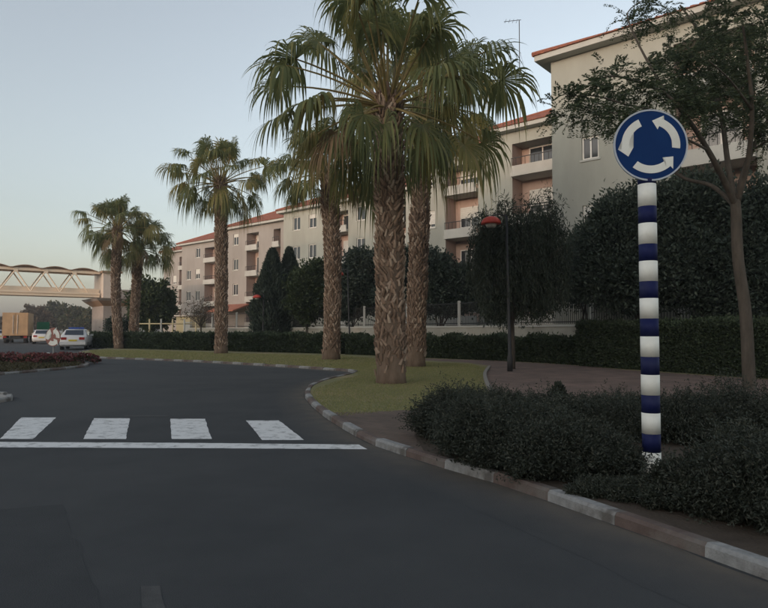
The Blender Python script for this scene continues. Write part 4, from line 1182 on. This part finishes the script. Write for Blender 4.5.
# lamp posts with red domed shades
def lamp_post(label, base, dome_c, dome_r, seed):
    base = Vector(base); root = empty('lamp_post', base); tag(root, label, 'lamp post', 'red-shaded lamp posts along the footpath')
    c = dome_c - base; pole_x = dome_r * 1.55
    top = Vector((c.x + pole_x, c.y, c.z + dome_r * .62))
    MB().tube([(0, 0, -.05), (0, 0, .45), (0, 0, .5), top * .5 + Vector((0, 0, 0)), top], [.085, .08, .055, .045, .035], 10).build('pole', M['metal_dark'], root, True)
    MB().tube([top, Vector((c.x + pole_x * .5, c.y, top.z + .05)), Vector((c.x, c.y, top.z))], .022, 6).build('arm', M['metal_dark'], root)
    d = MB(); n = 20; rows = 7
    for k in range(rows + 1):
        a = math.pi / 2 * k / rows; r = dome_r * math.cos(a) if k < rows else .02; z = dome_r * .78 * math.sin(a)
        d.v += [(c.x + r * math.cos(2 * math.pi * j / n), c.y + r * math.sin(2 * math.pi * j / n), c.z - dome_r * .2 + z) for j in range(n)]
    for k in range(rows):
        for j in range(n): d.f.append((k * n + j, k * n + (j + 1) % n, (k + 1) * n + (j + 1) % n, (k + 1) * n + j))
    d.f.append(tuple(reversed(range(n)))); d.f.append(tuple(rows * n + j for j in range(n)))
    sh = d.build('lamp_shade', M['lamp_red'], root, True)
    MB().tube([(c.x, c.y, c.z - dome_r * .2 - .002), (c.x, c.y, c.z - dome_r * .55)], [dome_r * .62, dome_r * .42], 16).build('lamp_glass', M['lamp_glass'], root, True)
b1 = at_z(510, 371.5, KZ); lamp_post('nearest red-domed lamp post, standing before the drooping tree', b1, at_y(491, 222, b1.y), .31, 1)
b2 = gz(350, 34.5); lamp_post('red-domed lamp post between the reddish palm trunk and the nearest palm', b2, at_y(337.5, 274, 34.5), .36, 2)
b3 = gz(263, 55); lamp_post('farthest red-domed lamp post, in front of the conifers', (gz(263, 43.5)), at_y(257, 297, 43.5), .30, 3)

# yellow railing near the far palms
def yellow_rail():
    D = 54; root = empty('yellow_railing', gz(168, D)); tag(root, 'pale yellow post and rail fence behind the farthest hedge', 'railing')
    x0 = gz(138, D).x - root.location.x; x1 = gz(196, D).x - root.location.x; H = at_y(168, 319, D).z - KZ
    for k in range(6):
        x = x0 + (x1 - x0) * k / 5; MB().tube([(x, 0, -.05), (x, 0, H)], .07, 8).build('post', M['fence_yellow' if k % 2 else 'render_white'], root, True)
    for z in (H * .82, H * .45): MB().tube([(x0 - .1, 0, z), (x1 + .1, 0, z)], .05, 8).build('rail', M['fence_yellow'], root, True)
yellow_rail()
def kiosk():
    D = 58; root = empty('low_shed', gz(188, D)); tag(root, 'small ochre shed beside the yellow railing', 'shed')
    w = 1.1; h = at_y(188, 316.5, D).z - KZ
    MB().box(-w, w, 0, 2, -.05, h).build('wall', M['fence_yellow'], root); MB().box(-w - .15, w + .15, -.2, 2.2, h + .003, h + .14).build('roof', M['bridge_panel'], root)
    MB().box(-.4, .4, -.04, -.003, 0, h * .8).build('door', M['render_white'], root)
kiosk()

# ------------------------------------------------------------------ footbridge and its stair tower
def bridge():
    pL = at_y(0, 294.2, 68.5); pR = at_y(96, 297.2, 74.6)
    d = (pR - pL); d.z = 0; Lv = d.length; d.normalize(); nrm = Vector((-d.y, d.x, 0))     # away from camera
    zb = 5.35
    root = empty('footbridge', (pR.x, pR.y, 0), math.atan2(d.y, d.x)); tag(root, 'cream steel truss footbridge over the road with scalloped roof', 'footbridge')
    # local x: negative to the left; y: away from the camera
    X0 = -34.0; Wd = 2.6; Ht = 3.1; step = 3.02
    MB().box(X0, .4, 0, Wd, zb, zb + .30).build('deck', M['bridge_cream'], root)
    for y, nm in ((-.06, 'n'), (Wd - .06, 'f')):
        MB().box(X0, .4, y, y + .14, zb + Ht - .28, zb + Ht).build('top_chord', M['bridge_cream'], root)
        MB().box(X0, .4, y - .04, y + .18, zb + .304, zb + .52).build('bottom_chord', M['bridge_cream'], root)
        k = 0; x = -.9
        while x > X0 + 1:
            xa = x; xb = x - step / 2; xc = x - step
            MB().tube([(xa, y + .07, zb + .5), (xb, y + .07, zb + Ht - .25)], .075, 6).build('diagonal', M['bridge_cream'], root)
            MB().tube([(xb, y + .07, zb + Ht - .25), (xc, y + .07, zb + .5)], .075, 6).build('diagonal', M['bridge_cream'], root)
            if nm == 'n':
                MB().box(xb - .22, xb + .22, y - .03, y - .005, zb + Ht - .5, zb + Ht + .03).build('gusset', M['bridge_cream'], root)
            x -= step
    MB().box(X0, .4, Wd - .35, Wd - .31, zb + .525, zb + 1.15).build('parapet', M['bridge_cream'], root)
    MB().box(X0, .4, .35, .39, zb + .525, zb + 1.0).build('parapet', M['bridge_cream'], root)
    x = .1
    while x > X0 + 1:                       # scalloped roof: a shallow arch over each panel
        mb = MB(); n = 10; xs = [x - step * k / n for k in range(n + 1)]
        prof = [(q, zb + Ht + .02 + .34 * math.sin(math.pi * k / n)) for k, q in enumerate(xs)]
        for k in range(n):
            (xa, za), (xb, z_) = prof[k], prof[k + 1]
            mb.hexa([(xb, -.3, z_ - .08), (xa, -.3, za - .08), (xa, Wd + .3, za - .08), (xb, Wd + .3, z_ - .08), (xb, -.3, z_), (xa, -.3, za), (xa, Wd + .3, za), (xb, Wd + .3, z_)])
        mb.box(x - step + .02, x - .02, -.06, .0, zb + Ht + .004, zb + Ht + .10)
        mb.build('roof_arch', M['bridge_roof'], root); x -= step
    MB().box(X0 - .6, X0 + .6, .3, Wd - .3, -.1, zb - .003).build('pier', M['concrete'], root)
    # stair tower at the right end
    tw = empty('stair_tower', root.location, root.rotation_euler.z); tag(tw, 'pinkish grey stair tower at the right end of the footbridge', 'tower')
    MB().box(.55, 4.6, -1.2, 4.2, -.1, 4.3).build('wall', M['tower_wall'], tw)
    MB().hexa([(-.2, -2.0, 4.9), (5.4, -2.0, 4.9), (5.4, 5, 4.9), (-.2, 5, 4.9), (-.5, -2.3, 5.2), (5.7, -2.3, 5.2), (5.7, 5.3, 5.2), (-.5, 5.3, 5.2)]).build('slab', M['tower_wall'], tw)
    MB().hexa([(.55, -1.2, 4.303), (4.6, -1.2, 4.303), (4.6, 4.2, 4.303), (.55, 4.2, 4.303), (-.2, -2.0, 4.9), (5.4, -2, 4.9), (5.4, 5, 4.9), (-.2, 5, 4.9)]).build('soffit', M['bridge_roof'], tw)
    MB().box(.6, 2.4, -.8, 3.6, 5.203, 8.3).build('upper_room', M['bridge_panel'], tw)
    MB().box(2.4, 5.2, -1.7, -1.5, 5.203, 6.3).build('parapet', M['tower_wall'], tw)
    MB().box(.4, 2.7, -1.1, 3.9, 8.303, 8.55).build('roof', M['bridge_roof'], tw)
    MB().box(1.6, 2.5, -1.24, -1.203, 0, 2.1).build('door', M['metal_dark'], tw)
    for x in (3.2,): MB().box(x, x + .8, -1.24, -1.203, 2.4, 3.4).build('window', M['glass'], tw)
bridge()

# ------------------------------------------------------------------ vehicles and small signs down the road
HEAD = math.atan2(25, -16) - math.pi / 2          # exit road heading
def wheel(root, x, y, r, w=.22):
    t = MB().tube([(x - w / 2, y, r), (x + w / 2, y, r)], r, 20).build('wheel', M['rubber'], root, True)
    MB().tube([(x - w / 2 - .01, y, r), (x + w / 2 + .01, y, r)], r * .58, 14).build('rim', M['sign_steel'], t)
def car(name, label, loc, rz, paint, lightbar=False):
    root = empty(name, loc, rz); tag(root, label, 'car', 'cars down the road')
    # sections along the length (y = 0 rear bumper): half width low, belt, roof; heights low, belt, roof
    sec = [(0.0, .70, .74, .60, .38, .80, .86), (.10, .80, .84, .66, .26, .88, .96), (.55, .84, .87, .68, .24, .93, 1.02), (1.05, .85, .88, .62, .24, .95, 1.40), (1.9, .86, .88, .62, .24, .95, 1.46),
           (2.7, .86, .88, .61, .24, .94, 1.42), (3.35, .85, .87, .66, .24, .92, 1.0), (4.1, .82, .84, .62, .25, .80, .84), (4.4, .70, .74, .55, .36, .62, .66)]
    mb = MB(); n = 10
    for (y, a, b, c, z0, z1, z2) in sec:
        mb.v += [(-a * .9, y, z0), (-a, y, z0 + .08), (-b, y, (z0 + z1) / 2), (-b * .98, y, z1), (-c, y, z2 - .03), (c, y, z2 - .03), (b * .98, y, z1), (b, y, (z0 + z1) / 2), (a, y, z0 + .08), (a * .9, y, z0)]
    for k in range(len(sec) - 1):
        for j in range(n): mb.f.append((k * n + j, (k + 1) * n + j, (k + 1) * n + (j + 1) % n, k * n + (j + 1) % n))
    mb.f += [tuple(range(n)), tuple((len(sec) - 1) * n + j for j in reversed(range(n)))]
    me = mb.mesh('body', M[paint], True)
    bm = bmesh.new(); bm.from_mesh(me); bmesh.ops.recalc_face_normals(bm, faces=bm.faces[:]); bm.to_mesh(me); bm.free()
    link('body', me, None, root)
    MB().hexa([(-.60, .585, 1.03), (.60, .585, 1.03), (.60, .62, 1.02), (-.60, .62, 1.02), (-.54, 1.0, 1.37), (.54, 1.0, 1.37), (.54, 1.03, 1.36), (-.54, 1.03, 1.36)]).build('rear_window', M['car_glass'], root)
    for s in (-1, 1):
        MB().hexa([(s * .845, .95, .99), (s * .855, 3.0, .99), (s * .84, 3.0, .99), (s * .83, .95, .99), (s * .66, 1.2, 1.36), (s * .66, 2.6, 1.36), (s * .64, 2.6, 1.36), (s * .64, 1.2, 1.36)]).build('side_window', M['car_glass'], root)
        MB().box(s * .56 - .17, s * .56 + .17, -.015, .10, .70, .87).build('tail_light', M['tail_red'], root)
        MB().box(s * .92 - .09, s * .92 + .09, 2.75, 2.87, .95, 1.08).build('mirror', M[paint], root)
        wheel(root, s * .76, .85, .31); wheel(root, s * .76, 3.55, .31)
    MB().box(-.80, .80, -.06, .12, .36, .56).build('bumper', M[paint], root)
    MB().box(-.26, .26, -.03, -.004, .60, .71).build('number_plate', M['plate_yellow'], root)
    if lightbar:
        MB().box(-.5, .5, 1.75, 2.0, 1.455, 1.56).build('light_bar', M['blue_lamp'], root); MB().tube([(.25, 1.4, 1.42), (.25, 1.35, 2.05)], .012, 5).build('aerial', M['metal_dark'], root)
    return root
cl = at_z(72.5, 350, .0)
car('white_car', 'white saloon car seen from behind at the roundabout exit', (cl.x, cl.y, 0.0), HEAD * .6, 'car_white', True)
def truck():
    D = 66; b = Vector(((15.5 - CX) / F * D, D, 0)); root = empty('box_truck', b, HEAD * .75); tag(root, 'orange box truck seen from behind at the left edge', 'truck')
    MB().box(-1.2, 1.2, .0, 5.6, .80, 3.25).build('cargo_box', M['truck_orange'], root)
    for s in (-1, 1):
        dr = MB().box(min(s * .02, s * 1.16), max(s * .02, s * 1.16), -.06, -.003, .86, 3.18).build('rear_door', M['truck_orange'], root)
        MB().tube([(s * .2, -.09, 1.0), (s * .2, -.09, 3.0)], .025, 6).build('lock_bar', M['sign_steel'], dr)
        MB().box(s * .95 - .16, s * .95 + .16, -.05, .05, .58, .74).build('tail_light', M['tail_red'], root)
        wheel(root, s * .92, 1.2, .45, .42); wheel(root, s * .98, 6.1, .45, .3)
    MB().box(-1.1, 1.1, -.04, .12, .42, .57).build('bumper', M['metal_dark'], root)
    MB().box(-.5, .5, .13, 7.6, .5, .795).build('chassis', M['metal_dark'], root)
    cab = MB().hexa([(-1.1, 5.75, .55), (1.1, 5.75, .55), (1.1, 7.6, .55), (-1.1, 7.6, .55), (-1.02, 5.8, 2.6), (1.02, 5.8, 2.6), (1.02, 7.2, 2.6), (-1.02, 7.2, 2.6)]).build('cab', M['car_white'], root)
    MB().hexa([(-.9, 7.53, 1.5), (.9, 7.53, 1.5), (.9, 7.50, 1.5), (-.9, 7.50, 1.5), (-.85, 7.3, 2.4), (.85, 7.3, 2.4), (.85, 7.26, 2.4), (-.85, 7.26, 2.4)]).build('windscreen', M['car_glass'], cab)
truck()
car('far_car', 'small far-off white car just right of the orange truck', ((32 - CX) / F * 86, 86, 0), HEAD * .8, 'car_white')
car('far_car', 'far-off white car cut by the left edge beside the orange truck', ((0 - CX) / F * 74, 74, 0), HEAD * .8, 'car_white')
car('far_car', 'pale far-off car between the green sign and the round island sign', ((42 - CX) / F * 62, 62, 0), HEAD * .8, 'car_white')
def green_sign():
    D = 72; b = Vector(((43.5 - CX) / F * D, D, -.06)); root = empty('green_road_sign', b); tag(root, 'green road sign in the distance below the trees', 'road sign')
    z0 = at_y(43, 331, D).z + .06; z1 = at_y(43, 322, D).z + .06
    for s in (-.45, .45): MB().tube([(s, .05, -.1), (s, .05, z1)], .05, 8).build('post', M['sign_steel'], root)
    MB().box(-.72, .72, -.06, -.005, z0, z1).build('sign_plate', M['sign_green'], root); MB().box(-.76, .76, -.05, -.008, z0 - .05, z0 - .003).build('border', M['paint_white'], root)
green_sign()
def island_sign():
    b = Vector((-14.05, 26.2, KZ)); root = empty('island_sign', b, -.3); tag(root, 'small pale round sign with a reddish centre on the traffic island', 'road sign')
    sc = b.y / F; z = at_y(53.5, 337, b.y).z - KZ; x = at_y(53.5, 337, b.y).x - b.x; R = 9.3 * sc
    MB().tube([(x, .05, -.08), (x, .05, z + .2)], .035, 10).build('post', M['sign_steel'], root)
    def disc(r, y0, y1, mat, nm, n=40):
        mb = MB(); mb.v = [(x + r * math.cos(2 * math.pi * k / n), y0, z + r * math.sin(2 * math.pi * k / n)) for k in range(n)] + [(x + r * math.cos(2 * math.pi * k / n), y1, z + r * math.sin(2 * math.pi * k / n)) for k in range(n)]
        mb.f = [tuple(range(n)), tuple(reversed(range(n, 2 * n)))] + [(k, n + k, n + (k + 1) % n, (k + 1) % n) for k in range(n)]
        return mb.build(nm, M[mat], root)
    disc(R, -.01, .014, 'sign_brown', 'sign_plate')
    for a0, a1 in ((114, 207), (231, 331), (-8, 86)):
        o = link('arrow', arc_arrow(R, a0, a1, .45, .92, 22, -.012, -.018), M['paint_white'], root); o.location = (x, 0, z)
    MB().tube([(x + .02, -.3, 0), (x + .02, -.3, .34)], [.13, .09], 12).build('base_marker', M['paint_white'], root)
island_sign()

# ------------------------------------------------------------------ evening air
hz = MB().box(-420, 420, -150, 640, -1.2, 34).build('haze', None); hz['kind'] = 'stuff'
m = bpy.data.materials.new('haze_air'); m.use_nodes = True; nt = m.node_tree; nt.nodes.clear()
vo = nt.nodes.new('ShaderNodeVolumePrincipled'); vo.inputs['Density'].default_value = .0007; vo.inputs['Color'].default_value = (.92, .95, 1, 1); vo.inputs['Anisotropy'].default_value = .2
mo = nt.nodes.new('ShaderNodeOutputMaterial'); nt.links.new(vo.outputs[0], mo.inputs['Volume']); hz.data.materials.append(m)
